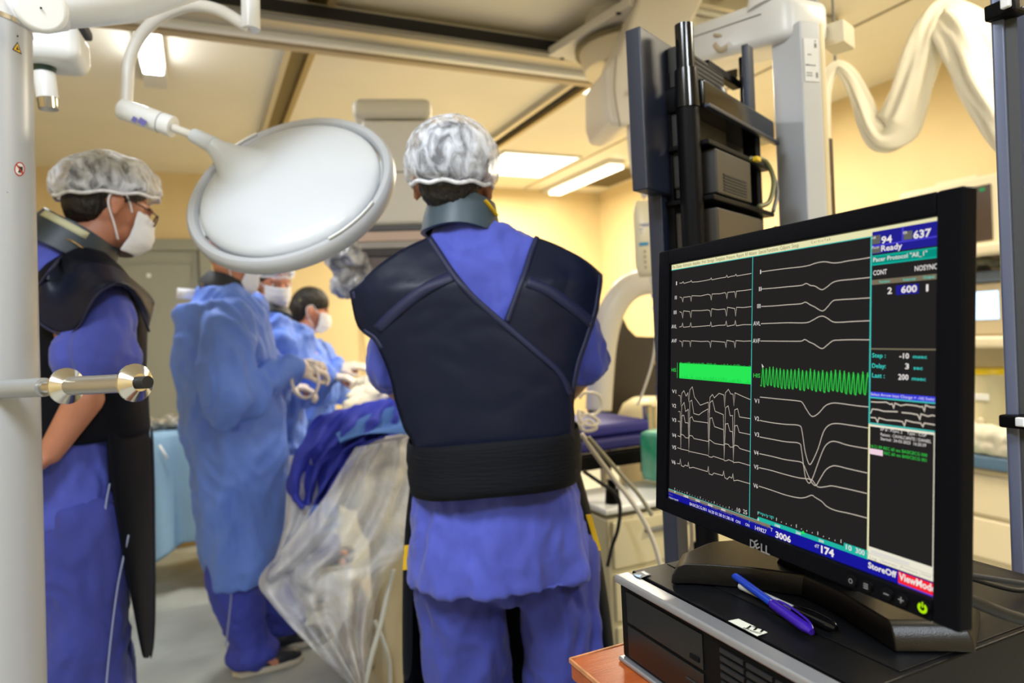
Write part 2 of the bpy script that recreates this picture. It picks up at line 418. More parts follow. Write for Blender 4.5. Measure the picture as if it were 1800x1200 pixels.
M_PC = mat('black_metal_case', (12, 13, 16), .36, ior=1.25, bump=.08, bscale=900)
M_PCB = mat('black_bezel_plastic', (9, 10, 12), .5, ior=1.2)
M_SILV = mat('silver_trim', (168, 170, 176), .35, metal=.7)
x0, x1, y0, y1, z0 = .462, .862, .394, .730, .8805
t = thing('desktop_computer', 'black desktop computer lying flat on the wooden table under the monitor', 'computer', ((x0 + x1) / 2, (y0 + y1) / 2, z0))
cx, cy = (x0 + x1) / 2, (y0 + y1) / 2; w, l, h = x1 - x0, y1 - y0, ZT - z0
boxo('case', (.012, 0, h / 2), (w - .024, l, h - .001), M_PC, t, bevel=.002)
bm = bmesh.new(); box(bm, (.03, 0, h + .0001), (w - .09, l - .012, .0008)); obj('top_cover_panel', bm, mat('case_lid', (14, 15, 18), .33, ior=1.3, bump=.08, bscale=900), t, bevel=.0004)
bz = bmesh.new(); xf = -w / 2
box(bz, (xf + .010, 0, h / 2 - .003), (.012, l - .004, h - .018)); bzo = obj('front_bezel', bz, M_PCB, t, bevel=.003)
bm = bmesh.new()
box(bm, (xf + .008, 0, h - .005), (.022, l, .010)); obj('silver_trim', bm, M_SILV, t, bevel=.003)
bm = bmesh.new(); box(bm, (xf + .008, 0, .003), (.02, l, .006)); obj('silver_trim', bm, M_SILV, t, bevel=.002)
# drive bays at the far end of the front (left in the picture), vents towards the camera
def front(name, ya, yb, za, zb, m, parent=bzo, dx=.0035, bev=.0008):
    return boxo(name, tuple(Vector((xf + .0055 - dx / 2, (ya + yb) / 2 - cy, (za + zb) / 2 - z0)) - parent.location), (dx, yb - ya, zb - za), m, parent, bevel=bev)
M_BAY = mat('drive_bay_plastic', (14, 16, 17), .3)
o1 = front('optical_drive', .572, .712, .935, .973, M_BAY)
o2 = front('drive_bay_cover', .572, .712, .892, .931, M_BAY)
front('drive_button', .577, .592, .941, .946, M_PCB, o1, .005)
front('card_slot', .576, .60, .914, .917, M_SLOT, o2, .005)
bm = bmesh.new()
MT = Matrix(((0, 0, -1, xf + .0016), (-1, 0, 0, .71 - cy), (0, 1, 0, 0), (0, 0, 0, 1)))
def front_text(s, yl, zb, wd, ht, b):
    Mx = Matrix(((0, 0, -1, xf + .0014), (-1, 0, 0, yl - cy), (0, 1, 0, zb - z0), (0, 0, 0, 1))); text_bm(b, s, Mx, wd, ht)
front_text('DVD', .602, .950, .010, .005, bm); front_text('RW', .586, .952, .008, .005, bm); front_text('LS', .655, .957, .009, .008, bm)
bmesh.ops.translate(bm, verts=bm.verts, vec=-o1.location); obj('drive_logo', bm, mat('dim_grey_print', (44, 50, 52), .5), o1)
bm = bmesh.new()
for i in range(9):
    z = .900 + i * .0085
    for k in range(4): box(bm, (xf + .0034, .548 - .0195 - k * .037 - cy, z - z0), (.003, .033, .0045))
obj('vent_slots', bm, M_SLOT, bzo)
bm = bmesh.new(); box(bm, (xf + .002, .5475 - cy, .9065 - z0), (.003, .016, .016)); obj('maker_badge', bm, M_SILV, bzo, bevel=.001)
bm = bmesh.new(); front_text('hp', .5535, .9025, .012, .009, bm)
for v in bm.verts: v.co.x -= .0012
obj('badge_letters', bm, M_PCB, bzo)
# stickers on the lid
def top_quad(name, pix, z, m, parent, off):
    pts = [on(px_, py_, 2, z) for px_, py_ in pix]
    bm = bmesh.new(); a = [bm.verts.new((p.x - cx, p.y - cy, p.z - z0)) for p in pts]; b = [bm.verts.new((p.x - cx, p.y - cy, p.z - z0 - .0004)) for p in pts]
    bm.faces.new(a)
    for i in range(4): bm.faces.new((a[i], b[i], b[(i + 1) % 4], a[(i + 1) % 4]))
    return obj(name, bm, m, parent)
st = top_quad('asset_sticker', [(1280, 1090.5), (1298, 1087), (1349, 1111), (1331, 1117)], ZT + .0014, mat('ivory_sticker', (206, 206, 190), .5), t, 0)
bm = bmesh.new(); a = on(1303, 1101, 2, ZT + .0018); b = on(1331, 1109, 2, ZT + .0018)
dx_ = (b - a).normalized(); up_ = Vector((0, 0, 1)).cross(dx_)
Mx = Matrix(((dx_.x, up_.x, 0, a.x - cx), (dx_.y, up_.y, 0, a.y - cy), (0, 0, 1, a.z - z0), (0, 0, 0, 1)))
text_bm(bm, 'JTI', Mx @ Matrix.Translation((.003, .001, 0)), .018, .007, .02); text_bm(bm, '22730007', Mx @ Matrix.Translation((.002, -.0042, 0)), .02, .0035)
obj('sticker_print', bm, M_BLACK, st)
st = top_quad('round_corner_sticker', [(1112, 1008), (1132, 1002), (1145, 1009), (1125, 1016)], ZT + .0012, mat('slate_sticker', (52, 58, 70), .4), t, 0)
top_quad('sticker_mark', [(1114, 1009), (1128, 1010), (1125, 1014), (1119, 1013)], ZT + .0016, mat('pale_blue_print', (130, 170, 205), .4), st, 0)
top_quad('sticker_mark', [(1126, 1004.5), (1132, 1003.5), (1141, 1009), (1135, 1010)], ZT + .0016, mat('ivory_print', (190, 190, 185), .5), st, 0)

# pens lying on the computer
M_PENB = mat('translucent_blue_plastic', (28, 62, 176), .15, coat=.5)
M_PENC = mat('violet_blue_cap', (52, 24, 150), .2, coat=.4)
def pen(tail, nose, body, capm, label, clear=None, lift=.0):
    a = on(*tail, 2, ZT + .0062 + lift); b = on(*nose, 2, ZT + .0068); d = (b - a); L = d.length; d.normalize()
    t = thing('pen', label, 'pen', tuple((a + b) / 2 - Vector((0, 0, .006)))); o = Vector(t.location)
    q = lambda f: a + d * (L * f) - o
    bm = bmesh.new(); cyl(bm, q(0), q(.02), .0036, .0044); cyl(bm, q(.02), q(.62), .0044, .0044); obj('barrel', bm, body, t, auto=40)
    bm = bmesh.new(); cyl(bm, q(-.012), q(.0), .0026, .0036); obj('end_plug', bm, capm, t, auto=40)
    bm = bmesh.new(); cyl(bm, q(.60), q(.62), .0046, .0056); cyl(bm, q(.62), q(.93), .0056, .0052); cyl(bm, q(.93), q(1), .0052, .0030); obj('cap', bm, capm, t, auto=40)
    s = d.cross(Vector((0, 0, 1))).normalized()
    tubeo('clip', [q(.62) + s * -.005 + Vector((0, 0, .003)), q(.72) - s * .0075 + Vector((0, 0, .004)), q(.9) - s * .0075 + Vector((0, 0, .003)), q(.97) - s * .0045], .0013, capm, t)
    return t
pen((1273, 998), (1427, 1111), M_PENB, M_PENC, 'blue ballpoint pen with violet cap crossing over the silver one', lift=.0088)
pen((1301, 1029), (1470, 1105), mat('clear_silver_barrel', (176, 178, 182), .2, coat=.5), M_BLACKG, 'silver and black pen lying under the blue pen')

# ------------------------------------------------------------------ the monitor
MA, MB_, MC_ = -1.6378, -.0659, .0053
MR = Matrix.Rotation(MA, 4, 'Z') @ Matrix.Rotation(MB_, 4, 'X') @ Matrix.Rotation(MC_, 4, 'Y')
MO = Vector((.5418, .5365, 1.2255)); MM = Matrix.Translation(MO) @ MR
SW, SH = .3722, .302
mon = thing('computer_monitor', 'black flat monitor with heart trace screen standing on the computer', 'monitor', (MO.x + .07, MO.y, ZT + .001))
ML = Matrix.Translation(-Vector(mon.location)) @ MM        # screen frame (x right, y away, z up) inside the thing
def mbox(bm, x0, x1, y0, y1, z0, z1): box(bm, ((x0 + x1) / 2, (y0 + y1) / 2, (z0 + z1) / 2), (x1 - x0, y1 - y0, z1 - z0), M=ML)
M_BEZ = mat('black_monitor_plastic', (9, 10, 14), .4, ior=1.13, bump=.1, bscale=700)
bm = bmesh.new(); e = .004; BX, BT, BB = .2085, .1705, -.1695
mbox(bm, -BX, -SW / 2, -.006, .010, BB, BT); mbox(bm, SW / 2, BX, -.006, .010, BB, BT)
mbox(bm, -SW / 2, SW / 2, -.006, .010, SH / 2, BT); mbox(bm, -SW / 2, SW / 2, -.006, .010, BB, -SH / 2)
fr = obj('bezel', bm, M_BEZ, mon, bevel=.002)
bm = bmesh.new()
mbox(bm, -SW / 2, SW / 2, -.0045, -.001, -SH / 2 - .0028, -SH / 2 - .0003); obj('lower_lip', bm, mat('blue_grey_lip', (70, 76, 96), .25), fr, bevel=.001)
bm = bmesh.new(); mbox(bm, -BX + .012, BX - .012, .010, .024, BB + .010, BT - .010)
vs = [(-.15, .024, -.12), (.15, .024, -.12), (.15, .024, .12), (-.15, .024, .12)]; vs2 = [(-.10, .052, -.10), (.10, .052, -.10), (.10, .052, .08), (-.10, .052, .08)]
a = [bm.verts.new(ML @ Vector(v)) for v in vs]; b = [bm.verts.new(ML @ Vector(v)) for v in vs2]
for i in range(4): bm.faces.new((a[i], a[(i + 1) % 4], b[(i + 1) % 4], b[i]))
bm.faces.new(b); bm.faces.new(a[::-1])
obj('back_cover', bm, M_BEZ, mon, bevel=.003)
# stand: neck and two-lobed foot
bm = bmesh.new(); o = Vector(mon.location)
n0 = Vector((.622, .548, ZT + .012)) - o; n1 = ML @ Vector((0, .04, -.03))
ax = Vector((0, 1, 0))
def quadring(c, hx, hy): return [c + Vector((-hx, -hy, 0)), c + Vector((hx, -hy, 0)), c + Vector((hx, hy, 0)), c + Vector((-hx, hy, 0))]
rings = [quadring(n0, .024, .062), quadring(n0 + Vector((.0, 0, .03)), .018, .045), quadring(n0.lerp(n1, .55), .014, .040), quadring(n1, .014, .040)]
rv = [[bm.verts.new(p) for p in r] for r in rings]
for a, b in zip(rv, rv[1:]):
    for i in range(4): bm.faces.new((a[i], a[(i + 1) % 4], b[(i + 1) % 4], b[i]))
bm.faces.new(rv[0][::-1]); bm.faces.new(rv[-1]); obj('neck', bm, M_BEZ, mon, bevel=.005, seg=3)
foot = [(.497, .664), (.520, .648), (.565, .602), (.594, .558), (.588, .505), (.5635, .423), (.622, .388), (.700, .430), (.730, .520), (.722, .610), (.660, .690), (.590, .716), (.535, .700)]
bm = bmesh.new(); n = len(foot); fc = Vector((.63, .55)); zz = ((0, 1.0), (.010, .99), (.020, .955), (.0245, .90))
rv = []
for dz, k in zz:
    row = []
    for p in foot:
        q = Vector(p); q = fc + (q - fc) * k; row.append(bm.verts.new((q.x - o.x, q.y - o.y, ZT + .0012 + dz - o.z)))
    rv.append(row)
for a, b in zip(rv, rv[1:]):
    for i in range(n): bm.faces.new((a[i], a[(i + 1) % n], b[(i + 1) % n], b[i]))
bm.faces.new(rv[0][::-1]); bm.faces.new(rv[-1]); obj('foot', bm, mat('black_foot_plastic', (13, 12, 12), .33, spec=.4, bump=.1, bscale=800), mon, bevel=.0015)
# buttons, maker's name, power light
def uvp(x, y):
    """pixel on the photograph -> (x, z) on the screen plane"""
    nrm = MR.to_3x3() @ Vector((0, 1, 0)); v = ray(x, y); tt = (MO - CC).dot(nrm) / v.dot(nrm); q = MM.inverted() @ (CC + v * tt); return q.x, q.z
for i, (px_, py_) in enumerate(((1508, 1019), (1535, 1028), (1571, 1042), (1597, 1052), (1635, 1066))):
    x, z = uvp(px_, py_); bm = bmesh.new()
    cyl(bm, ML @ Vector((x, -.0055, z)), ML @ Vector((x, -.0085, z)), .0054, .0050, 20)
    bt = obj('button', bm, M_BLACK, mon, auto=40)
    bm = bmesh.new(); T = ML @ Matrix(((1, 0, 0, x), (0, 0, -1, -.0087), (0, 1, 0, z), (0, 0, 0, 1)))
    if i == 0:
        for k in range(16):
            a0, a1 = 2 * PI * k / 16, 2 * PI * (k + 1) / 16
            vv = [bm.verts.new(T @ Vector((r * math.cos(a), r * math.sin(a), 0))) for r, a in ((.0014, a0), (.0022, a0), (.0022, a1), (.0014, a1))]; bm.faces.new(vv)
        nm, mm = 'button_mark', mat('grey_mark', (120, 122, 126), .5)
    elif i == 1:
        for k in range(3): box(bm, (0, -.0018 + k * .0018, 0), (.0045, .0009, .0002), M=T)
        nm, mm = 'button_mark', MATS['grey_mark']
    elif i == 2: box(bm, (0, 0, 0), (.005, .0009, .0002), M=T); nm, mm = 'button_mark', MATS['grey_mark']
    elif i == 3: box(bm, (0, 0, 0), (.005, .0009, .0002), M=T); box(bm, (0, 0, 0), (.0009, .005, .0002), M=T); nm, mm = 'button_mark', MATS['grey_mark']
    else:
        for k in range(20):
            a0, a1 = PI / 2 + .5 + (2 * PI - 1) * k / 20, PI / 2 + .5 + (2 * PI - 1) * (k + 1) / 20
            vv = [bm.verts.new(T @ Vector((r * math.cos(a), r * math.sin(a), 0))) for r, a in ((.0020, a0), (.0042, a0), (.0042, a1), (.0020, a1))]; bm.faces.new(vv)
        box(bm, (0, .0026, 0), (.001, .0044, .0002), M=T); nm, mm = 'power_light', emis('power_light_green', (176, 230, 10), 1.0)
    obj(nm, bm, mm, bt)
x, z = uvp(1328, 960); bm = bmesh.new()
T = ML @ Matrix(((1, 0, 0, x), (0, 0, -1, -.0075), (0, 1, 0, z), (0, 0, 0, 1)))
text_bm(bm, 'D', T, .0085, .0085, .02); text_bm(bm, 'LL', T @ Matrix.Translation((.0168, 0, 0)), .0135, .0085, .02)
text_bm(bm, 'E', T @ Matrix.Translation((.0094, .0012, 0)) @ Matrix.Rotation(rad(32), 4, 'Z') @ Matrix.Translation((0, -.001, 0)), .0068, .0082, .02)
obj('maker_name', bm, M_SILV, fr)

# the picture on the screen, built as flat shapes on the glass
scr = None
def sq(bm, x0, z0, x1, z1, y=-.0004):
    vs = [bm.verts.new(ML @ Vector(p)) for p in ((x0, y, z0), (x1, y, z0), (x1, y, z1), (x0, y, z1))]; bm.faces.new(vs)
def sobj(name, bm, m, parent=None):
    me = bpy.data.meshes.new(name); bm.to_mesh(me); bm.free(); return finish(name, me, m, parent, smooth=False)
bm = bmesh.new(); sq(bm, -SW / 2, -SH / 2, SW / 2, SH / 2, 0); 
m = emis('screen_glow', (38, 36, 36), 1.0)
m2 = mat('screen_glass', (2, 2, 2), .3, ior=1.08); b_ = m2.node_tree.nodes['Principled BSDF']; b_.inputs['Emission Color'].default_value = lin((34, 32, 32)); b_.inputs['Emission Strength'].default_value = 1.0
scr = sobj('screen', bm, m2, mon)
SB = {}
def sbm(key):
    if key not in SB: SB[key] = bmesh.new()
    return SB[key]
def rect(key, x0, y0, x1, y1, y=-.0004, clamp=True):
    a = uvp(x0, y0); b = uvp(x1, y1)
    c = lambda v, h: max(-h, min(h, v))
    ax_, bx_ = c(a[0], SW / 2), c(b[0], SW / 2); az, bz_ = c(a[1], SH / 2), c(b[1], SH / 2)
    sq(sbm(key), min(ax_, bx_), min(az, bz_), max(ax_, bx_), max(az, bz_), y)
def line(key, pts, w=.0007, y=-.0012, tr=None):
    q = [uvp(*(tr(*p) if tr else p)) for p in pts]; b = sbm(key); q = [Vector(p) for p in q]
    L = []; R = []
    for i, p in enumerate(q):
        d0 = (p - q[i - 1]).normalized() if i else None; d1 = (q[i + 1] - p).normalized() if i < len(q) - 1 else None
        d = (d0 + d1) if d0 and d1 else (d0 or d1)
        if d.length < 1e-4: d = d1
        d.normalize(); nn = Vector((-d.y, d.x)); k = 1.0
        if d0: k = min(1 / max(abs(nn.dot(Vector((-d0.y, d0.x)))), .35), 2.5)
        L.append(p + nn * w / 2 * k); R.append(p - nn * w / 2 * k)
    lv = [b.verts.new(ML @ Vector((p.x, y, p.y))) for p in L]; rv_ = [b.verts.new(ML @ Vector((p.x, y, p.y))) for p in R]
    for i in range(len(q) - 1): b.faces.new((rv_[i], rv_[i + 1], lv[i + 1], lv[i]))
def txt(key, s, x0, y0, x1, y1, cap, bold=.01, y=-.0014):
    a = uvp(x0, y0); b = uvp(x1, y1); c = uvp(x0, y0 - cap)
    T = ML @ Matrix(((1, 0, 0, a[0]), (0, 0, -1, y), (0, 1, 0, (a[1] + b[1]) / 2), (0, 0, 0, 1)))
    text_bm(sbm(key), s, T, abs(b[0] - a[0]), abs(c[1] - a[1]), bold)
z1 = lambda x, y: (1150 + x / 4.8, 400 + y / 4.8)
z2 = lambda x, y: (1320 + x / 4.8, 400 + y / 4.8)
z6 = lambda x, y: (1150 + x / 4, 650 + y / 4)
z7 = lambda x, y: (1320 + x / 4, 650 + y / 4)
z4 = lambda x, y: (1520 + x / 6, 550 + y / 6)
z8 = lambda x, y: (1300 + x / 4.286, 880 + y / 4.286)
# bars
rect('cream', 1178, 460, 1660, 394); rect('teal', 1178, 474.5, 1532, 413.2, -.0006) if 0 else None
a = uvp(1324, 450); b = uvp(1181, 474.6)
sq(sbm('cream'), -SW / 2, uvp(1655, 394)[1], SW / 2, SH / 2); zt_ = uvp(1655, 394)[1]
bmx = SB['cream']; 
sq(sbm('teal'), -SW / 2, zt_ - .0009, uvp(1532, 420)[0], zt_, -.0006)
xd1 = uvp(1322, 600)[0]; xd2 = uvp(1530.5, 600)[0]
sq(sbm('teal'), xd1 - .0005, uvp(1319, 918)[1], xd1 + .0006, zt_, -.0006)
sq(sbm('teal'), xd2 - .0008, uvp(1529, 744)[1], xd2 + .0008, zt_, -.0006)
sq(sbm('cream'), xd2 - .0008, uvp(1527, 982)[1], xd2 + .0010, uvp(1529, 744)[1], -.0006)
# right-hand column
X1 = SW / 2; X0 = xd2 + .0008
def row(key, ya, yb, xa=None, xb=None, y=-.0005): sq(sbm(key), X0 if xa is None else xa, yb, X1 if xb is None else xb, ya, y)
U = lambda x, y: uvp(x, y)
row('navy', U(1534, 408)[1], U(1534, 447)[1])
sq(sbm('violet'), X0, U(1549, 431)[1] - .0005, X1, U(1549, 431)[1] + .0009, -.0007)
sq(sbm('violet'), U(1587, 415)[0] - .0004, U(1549, 431)[1], U(1587, 415)[0] + .0012, U(1534, 408)[1], -.0007)
sq(sbm('grey'), X0, U(1540, 429)[1], U(1549, 420)[0], U(1534, 415)[1], -.0009)
sq(sbm('grey'), X0, U(1540, 445)[1], U(1549, 440)[0], U(1540, 435)[1], -.0009)
sq(sbm('grey'), U(1590, 415)[0], U(1597, 421)[1], U(1605, 415)[0], U(1592, 407)[1], -.0009)
row('bright_teal', U(1534, 449.5)[1], U(1534, 467)[1]); row('deep_teal', U(1534, 452)[1], U(1534, 464.5)[1], y=-.0007)
row('khaki', U(1536, 492)[1], U(1536, 500.5)[1], xb=U(1653, 480)[0])
sq(sbm('navy'), U(1576, 510)[0], U(1596, 517)[1], U(1616, 510)[0], U(1596, 500)[1], -.0007)
row('khaki', U(1560, 612)[1], U(1560, 614.5)[1])
row('royal', U(1532, 688)[1], U(1532, 697)[1]); row('teal', U(1532, 697)[1], U(1532, 699.5)[1], y=-.0006)
row('teal', U(1530, 742)[1], U(1530, 744.5)[1])
zf0 = U(1530, 745)[1]
row('ivory', zf0, U(1532, 749)[1]); sq(sbm('ivory'), U(1641.5, 850)[0], -SH / 2 + .0125, X1, zf0, -.0006)
zi = U(1530, 960)[1]; sq(sbm('ivory'), X0, U(1527.5, 982)[1], X1, zi, -.0006)
sq(sbm('pink'), X0, U(1540, 799)[1], U(1553, 795)[0], U(1540, 789)[1], -.0008)
for xa, xb in (((1529, 978), (1549, 985)), ((1549, 985), (1583, 996)), ((1584, 997), (1618, 1008)), ((1619, 1009), (1644, 1018))):
    p, q = U(*xa), U(*xb); sq(sbm('tab_line'), q[0] - .0002, U(1527.5, 982)[1] + .0005, q[0] + .0002, U(1527.5, 974)[1], -.0009)
sq(sbm('tab_line'), X0, U(1527.5, 972)[1], X1, U(1527.5, 972)[1] + .0004, -.0009)
sq(sbm('scroll'), U(1532, 965)[0], U(1527.5, 970)[1], U(1600, 980)[0], U(1527.5, 964)[1], -.0009)
# bottom bars
zb0 = U(1526, 983)[1]; xr0 = U(1355.5, 930)[0]
sq(sbm('navyb'), -SW / 2, -SH / 2, X1, zb0, -.0005)
sq(sbm('teal_bar'), U(1333, 912)[0], zb0, U(1526, 975)[0], U(1333, 907)[1] - .0002, -.0006)
sq(sbm('teal_bar'), U(1484, 960)[0], zb0, U(1527, 975)[0], U(1526, 967.5)[1], -.0006)
sq(sbm('greystrip'), -SW / 2, U(1350, 926)[1], U(1355, 925)[0], U(1350, 920.5)[1], -.0007)
sq(sbm('navyb'), -SW / 2, -SH / 2, xr0, U(1350, 926)[1], -.0006)
sq(sbm('teal'), -SW / 2, U(1350, 920.5)[1], U(1333, 915)[0], U(1350, 920.5)[1] + .0006, -.0007)
sq(sbm('red'), U(1580, 1012)[0], -SH / 2 + .0012, X1, U(1582, 1004)[1], -.0008)
sq(sbm('violet'), U(1580, 1012)[0], -SH / 2, X1, -SH / 2 + .0012, -.0008)
# green blocks
sq(sbm('green'), *U(1196, 666), *U(1322, 644), -.0006) if 0 else None
g0 = U(1195, 638.5); g1 = U(1196, 665)
bmg = sbm('green'); xa, xb = g0[0], U(1321, 660)[0]; zt2, zb2 = (g0[1] + U(1321, 644)[1]) / 2, (g1[1] + U(1321, 675)[1]) / 2
sq(bmg, xa, zb2, xb, zt2, -.0006)
for i in range(70):
    x = xa + (xb - xa) * (i + .5) / 70; hh = random.uniform(.0004, .0022)
    sq(bmg, x - .0003, zt2, x + .0003, zt2 + hh, -.0006)
    hh = random.uniform(.0006, .004); sq(sbm('green_dark'), x - .0003, zb2, x + .0001, zb2 + hh * 1.4, -.0008)
sq(bmg, U(1191, 650)[0], U(1191, 664)[1], U(1191, 650)[0] + .0007, U(1191, 637)[1], -.0006)
pts = []; a = U(1338, 660)[0]; b = U(1529, 660)[0]; zh, zl = U(1400, 646)[1], U(1400, 684)[1]; N = 27
bmg2 = sbm('green2'); zh = U(1339, 645)[1]; zl = U(1339, 678)[1]
q = []
for i in range(N):
    x = a + (b - a) * i / N; s = (b - a) / N
    j = random.uniform(-.0012, .0012)
    q += [(x, zl + .001 + j), (x + s * .30, zl + j), (x + s * .45, (zh + zl) / 2 - .001), (x + s * .55, (zh + zl) / 2 + .003), (x + s * .72, zh + j), (x + s * .85, zh - .004)]
for i in range(len(q) - 1):
    p0, p1 = Vector(q[i]), Vector(q[i + 1]); d = (p1 - p0).normalized(); nn = Vector((-d.y, d.x)) * .0005
    vs = [bmg2.verts.new(ML @ Vector((v.x, -.0010, v.y))) for v in (p0 - nn, p1 - nn, p1 + nn, p0 + nn)]; bmg2.faces.new(vs)
sq(sbm('green_shade'), a, zl + .002, b, zh - .002, -.0006)
# traces, left half
def trace(tr, pts, w=.0007): line('trace', pts, w, tr=tr)
def beats(base, dip, pre=-6, post=10, xs=(248, 318, 487, 618, 695), end=(828, 0), y0=(222, 0)): pass
trace(z1, [(220, 468), (242, 467), (250, 455), (258, 470), (300, 458), (312, 456), (319, 445), (326, 460), (380, 456), (440, 446), (480, 437), (488, 424), (494, 440), (560, 426), (612, 418), (620, 402), (628, 420), (660, 410), (688, 406), (697, 393), (704, 408), (760, 398), (828, 386)])
trace(z1, [(222, 585), (240, 592), (248, 626), (254, 588), (300, 582), (311, 580), (318, 622), (324, 574), (400, 576), (460, 562), (480, 568), (488, 610), (495, 560), (560, 558), (605, 548), (613, 556), (620, 598), (628, 546), (686, 540), (695, 590), (702, 536), (770, 530), (828, 521)])
trace(z1, [(220, 708), (238, 716), (247, 762), (254, 702), (306, 708), (316, 758), (323, 700), (400, 700), (460, 694), (478, 702), (486, 750), (492, 684), (540, 692), (605, 686), (617, 745), (625, 672), (686, 682), (694, 745), (702, 672), (760, 674), (828, 666)])
trace(z1, [(218, 838), (238, 834), (246, 806), (252, 840), (306, 834), (315, 802), (322, 838), (400, 832), (470, 826), (478, 828), (485, 796), (492, 834), (550, 824), (606, 822), (615, 788), (623, 832), (684, 820), (692, 784), (700, 828), (760, 818), (828, 818)])
trace(z1, [(218, 954), (238, 962), (244, 1004), (250, 954), (305, 958), (312, 1004), (318, 954), (400, 960), (460, 958), (474, 966), (482, 1010), (488, 956), (540, 960), (604, 966), (613, 1010), (620, 950), (680, 962), (689, 1012), (697, 952), (760, 958), (828, 955)])
D5 = (192, 248, 388, 497, 561)
trace(z6, [(175, 178), (190, 182), (194, 255), (199, 165), (214, 145), (230, 184), (243, 160), (249, 226), (256, 140), (274, 118), (288, 190), (330, 248), (386, 226), (392, 300), (398, 192), (416, 172), (428, 196), (462, 164), (496, 176), (501, 262), (507, 160), (528, 136), (544, 168), (560, 170), (566, 250), (574, 160), (620, 182), (682, 208)])
trace(z6, [(175, 292), (188, 292), (193, 560), (199, 254), (216, 228), (226, 292), (245, 276), (249, 590), (256, 222), (270, 212), (284, 306), (320, 316), (345, 296), (384, 274), (389, 600), (397, 230), (416, 214), (434, 290), (492, 314), (497, 640), (507, 266), (526, 252), (540, 322), (557, 320), (562, 660), (572, 280), (592, 272), (606, 330), (682, 342)])
trace(z6, [(172, 360), (188, 362), (192, 560), (200, 322), (214, 318), (224, 370), (245, 372), (249, 580), (257, 338), (272, 328), (282, 358), (384, 372), (389, 590), (398, 340), (412, 336), (430, 398), (494, 420), (498, 630), (507, 380), (524, 376), (538, 430), (557, 434), (562, 650), (573, 392), (590, 390), (604, 438), (682, 454)])
trace(z6, [(170, 462), (188, 468), (194, 452), (212, 458), (226, 476), (246, 478), (256, 460), (274, 464), (286, 482), (384, 502), (396, 490), (430, 516), (494, 528), (508, 518), (528, 524), (540, 542), (560, 542), (574, 528), (594, 534), (608, 552), (682, 574)])
trace(z6, [(168, 546), (188, 552), (196, 556), (244, 566), (252, 572), (384, 600), (392, 610), (412, 614), (420, 606), (494, 630), (502, 638), (520, 636), (528, 630), (556, 642), (566, 650), (600, 648), (682, 672)])
trace(z6, [(166, 656), (184, 660), (189, 626), (196, 672), (212, 680), (222, 668), (241, 676), (246, 648), (252, 688), (280, 684), (340, 702), (380, 714), (386, 678), (392, 730), (414, 738), (424, 724), (488, 742), (494, 710), (502, 756), (520, 768), (534, 750), (553, 760), (559, 730), (566, 778), (592, 774), (682, 800)])
# traces, right half
W2 = .0008
def tr2(f, pts): line('trace', [tuple(v) for v in [(p.x, p.y) for p in cat([Vector((x, y, 0)) for x, y in pts], 4)]], W2, tr=f)
tr2(z2, [(95, 373), (200, 358), (320, 343), (430, 331), (500, 318), (560, 298), (630, 288), (700, 298), (760, 294), (830, 280), (920, 268), (1015, 252)])
tr2(z2, [(95, 518), (200, 510), (320, 498), (430, 488), (475, 471), (510, 488), (550, 494), (605, 524), (650, 500), (700, 462), (760, 446), (860, 436), (1015, 420)])
tr2(z2, [(95, 665), (200, 660), (320, 650), (430, 642), (468, 628), (510, 652), (545, 668), (610, 703), (655, 668), (700, 618), (760, 608), (860, 602), (1015, 592)])
tr2(z2, [(92, 810), (200, 806), (320, 802), (470, 802), (530, 780), (580, 752), (615, 747), (650, 762), (700, 794), (760, 798), (860, 792), (1010, 785)])
tr2(z2, [(88, 956), (200, 957), (320, 958), (430, 957), (462, 943), (500, 964), (540, 982), (605, 1020), (650, 992), (700, 954), (760, 948), (860, 945), (1010, 946)])
tr2(z7, [(70, 190), (200, 204), (340, 218), (370, 232), (400, 282), (436, 326), (480, 306), (530, 252), (580, 233), (640, 236), (740, 250), (834, 260)])
tr2(z7, [(66, 354), (150, 370), (250, 382), (345, 390), (366, 430), (385, 560), (406, 640), (422, 664), (445, 630), (480, 550), (515, 440), (550, 392), (600, 376), (680, 384), (834, 408)])
tr2(z7, [(66, 470), (150, 486), (250, 504), (345, 515), (362, 560), (378, 680), (392, 760), (416, 795), (440, 760), (480, 650), (520, 550), (556, 510), (600, 502), (680, 526), (760, 542), (830, 553)])
tr2(z7, [(66, 588), (150, 606), (250, 630), (350, 645), (376, 664), (400, 720), (430, 785), (462, 812), (490, 770), (530, 706), (570, 678), (610, 674), (700, 696), (826, 724)])
tr2(z7, [(64, 686), (150, 706), (250, 735), (345, 758), (400, 764), (434, 770), (450, 790), (480, 822), (530, 820), (575, 814), (640, 826), (740, 848), (824, 868)])
tr2(z7, [(62, 816), (150, 844), (250, 878), (340, 898), (390, 895), (434, 880), (460, 896), (505, 924), (540, 958), (600, 986), (700, 1008), (824, 1040)])
# small traces in the side column
line('trace', [(75, 935), (150, 940), (240, 940), (280, 962), (300, 955), (316, 1000), (330, 950), (390, 975), (450, 965), (560, 978), (600, 990), (620, 985), (640, 1030), (652, 970), (700, 990), (790, 995)], .0011, tr=z4)
line('trace', [(72, 1060), (90, 1012), (150, 1018), (210, 1035), (360, 1040)], .0011, tr=z4)
line('trace', [(400, 1048), (500, 1058), (570, 1072), (592, 1118), (606, 1065), (680, 1088), (720, 1078), (790, 1090)], .0011, tr=z4)
line('trace', [(72, 1100), (125, 1105), (146, 1150), (160, 1105), (240, 1128), (350, 1135), (410, 1145), (430, 1188), (445, 1130), (520, 1150), (600, 1160), (625, 1195), (640, 1160), (790, 1185)], .0011, tr=z4)
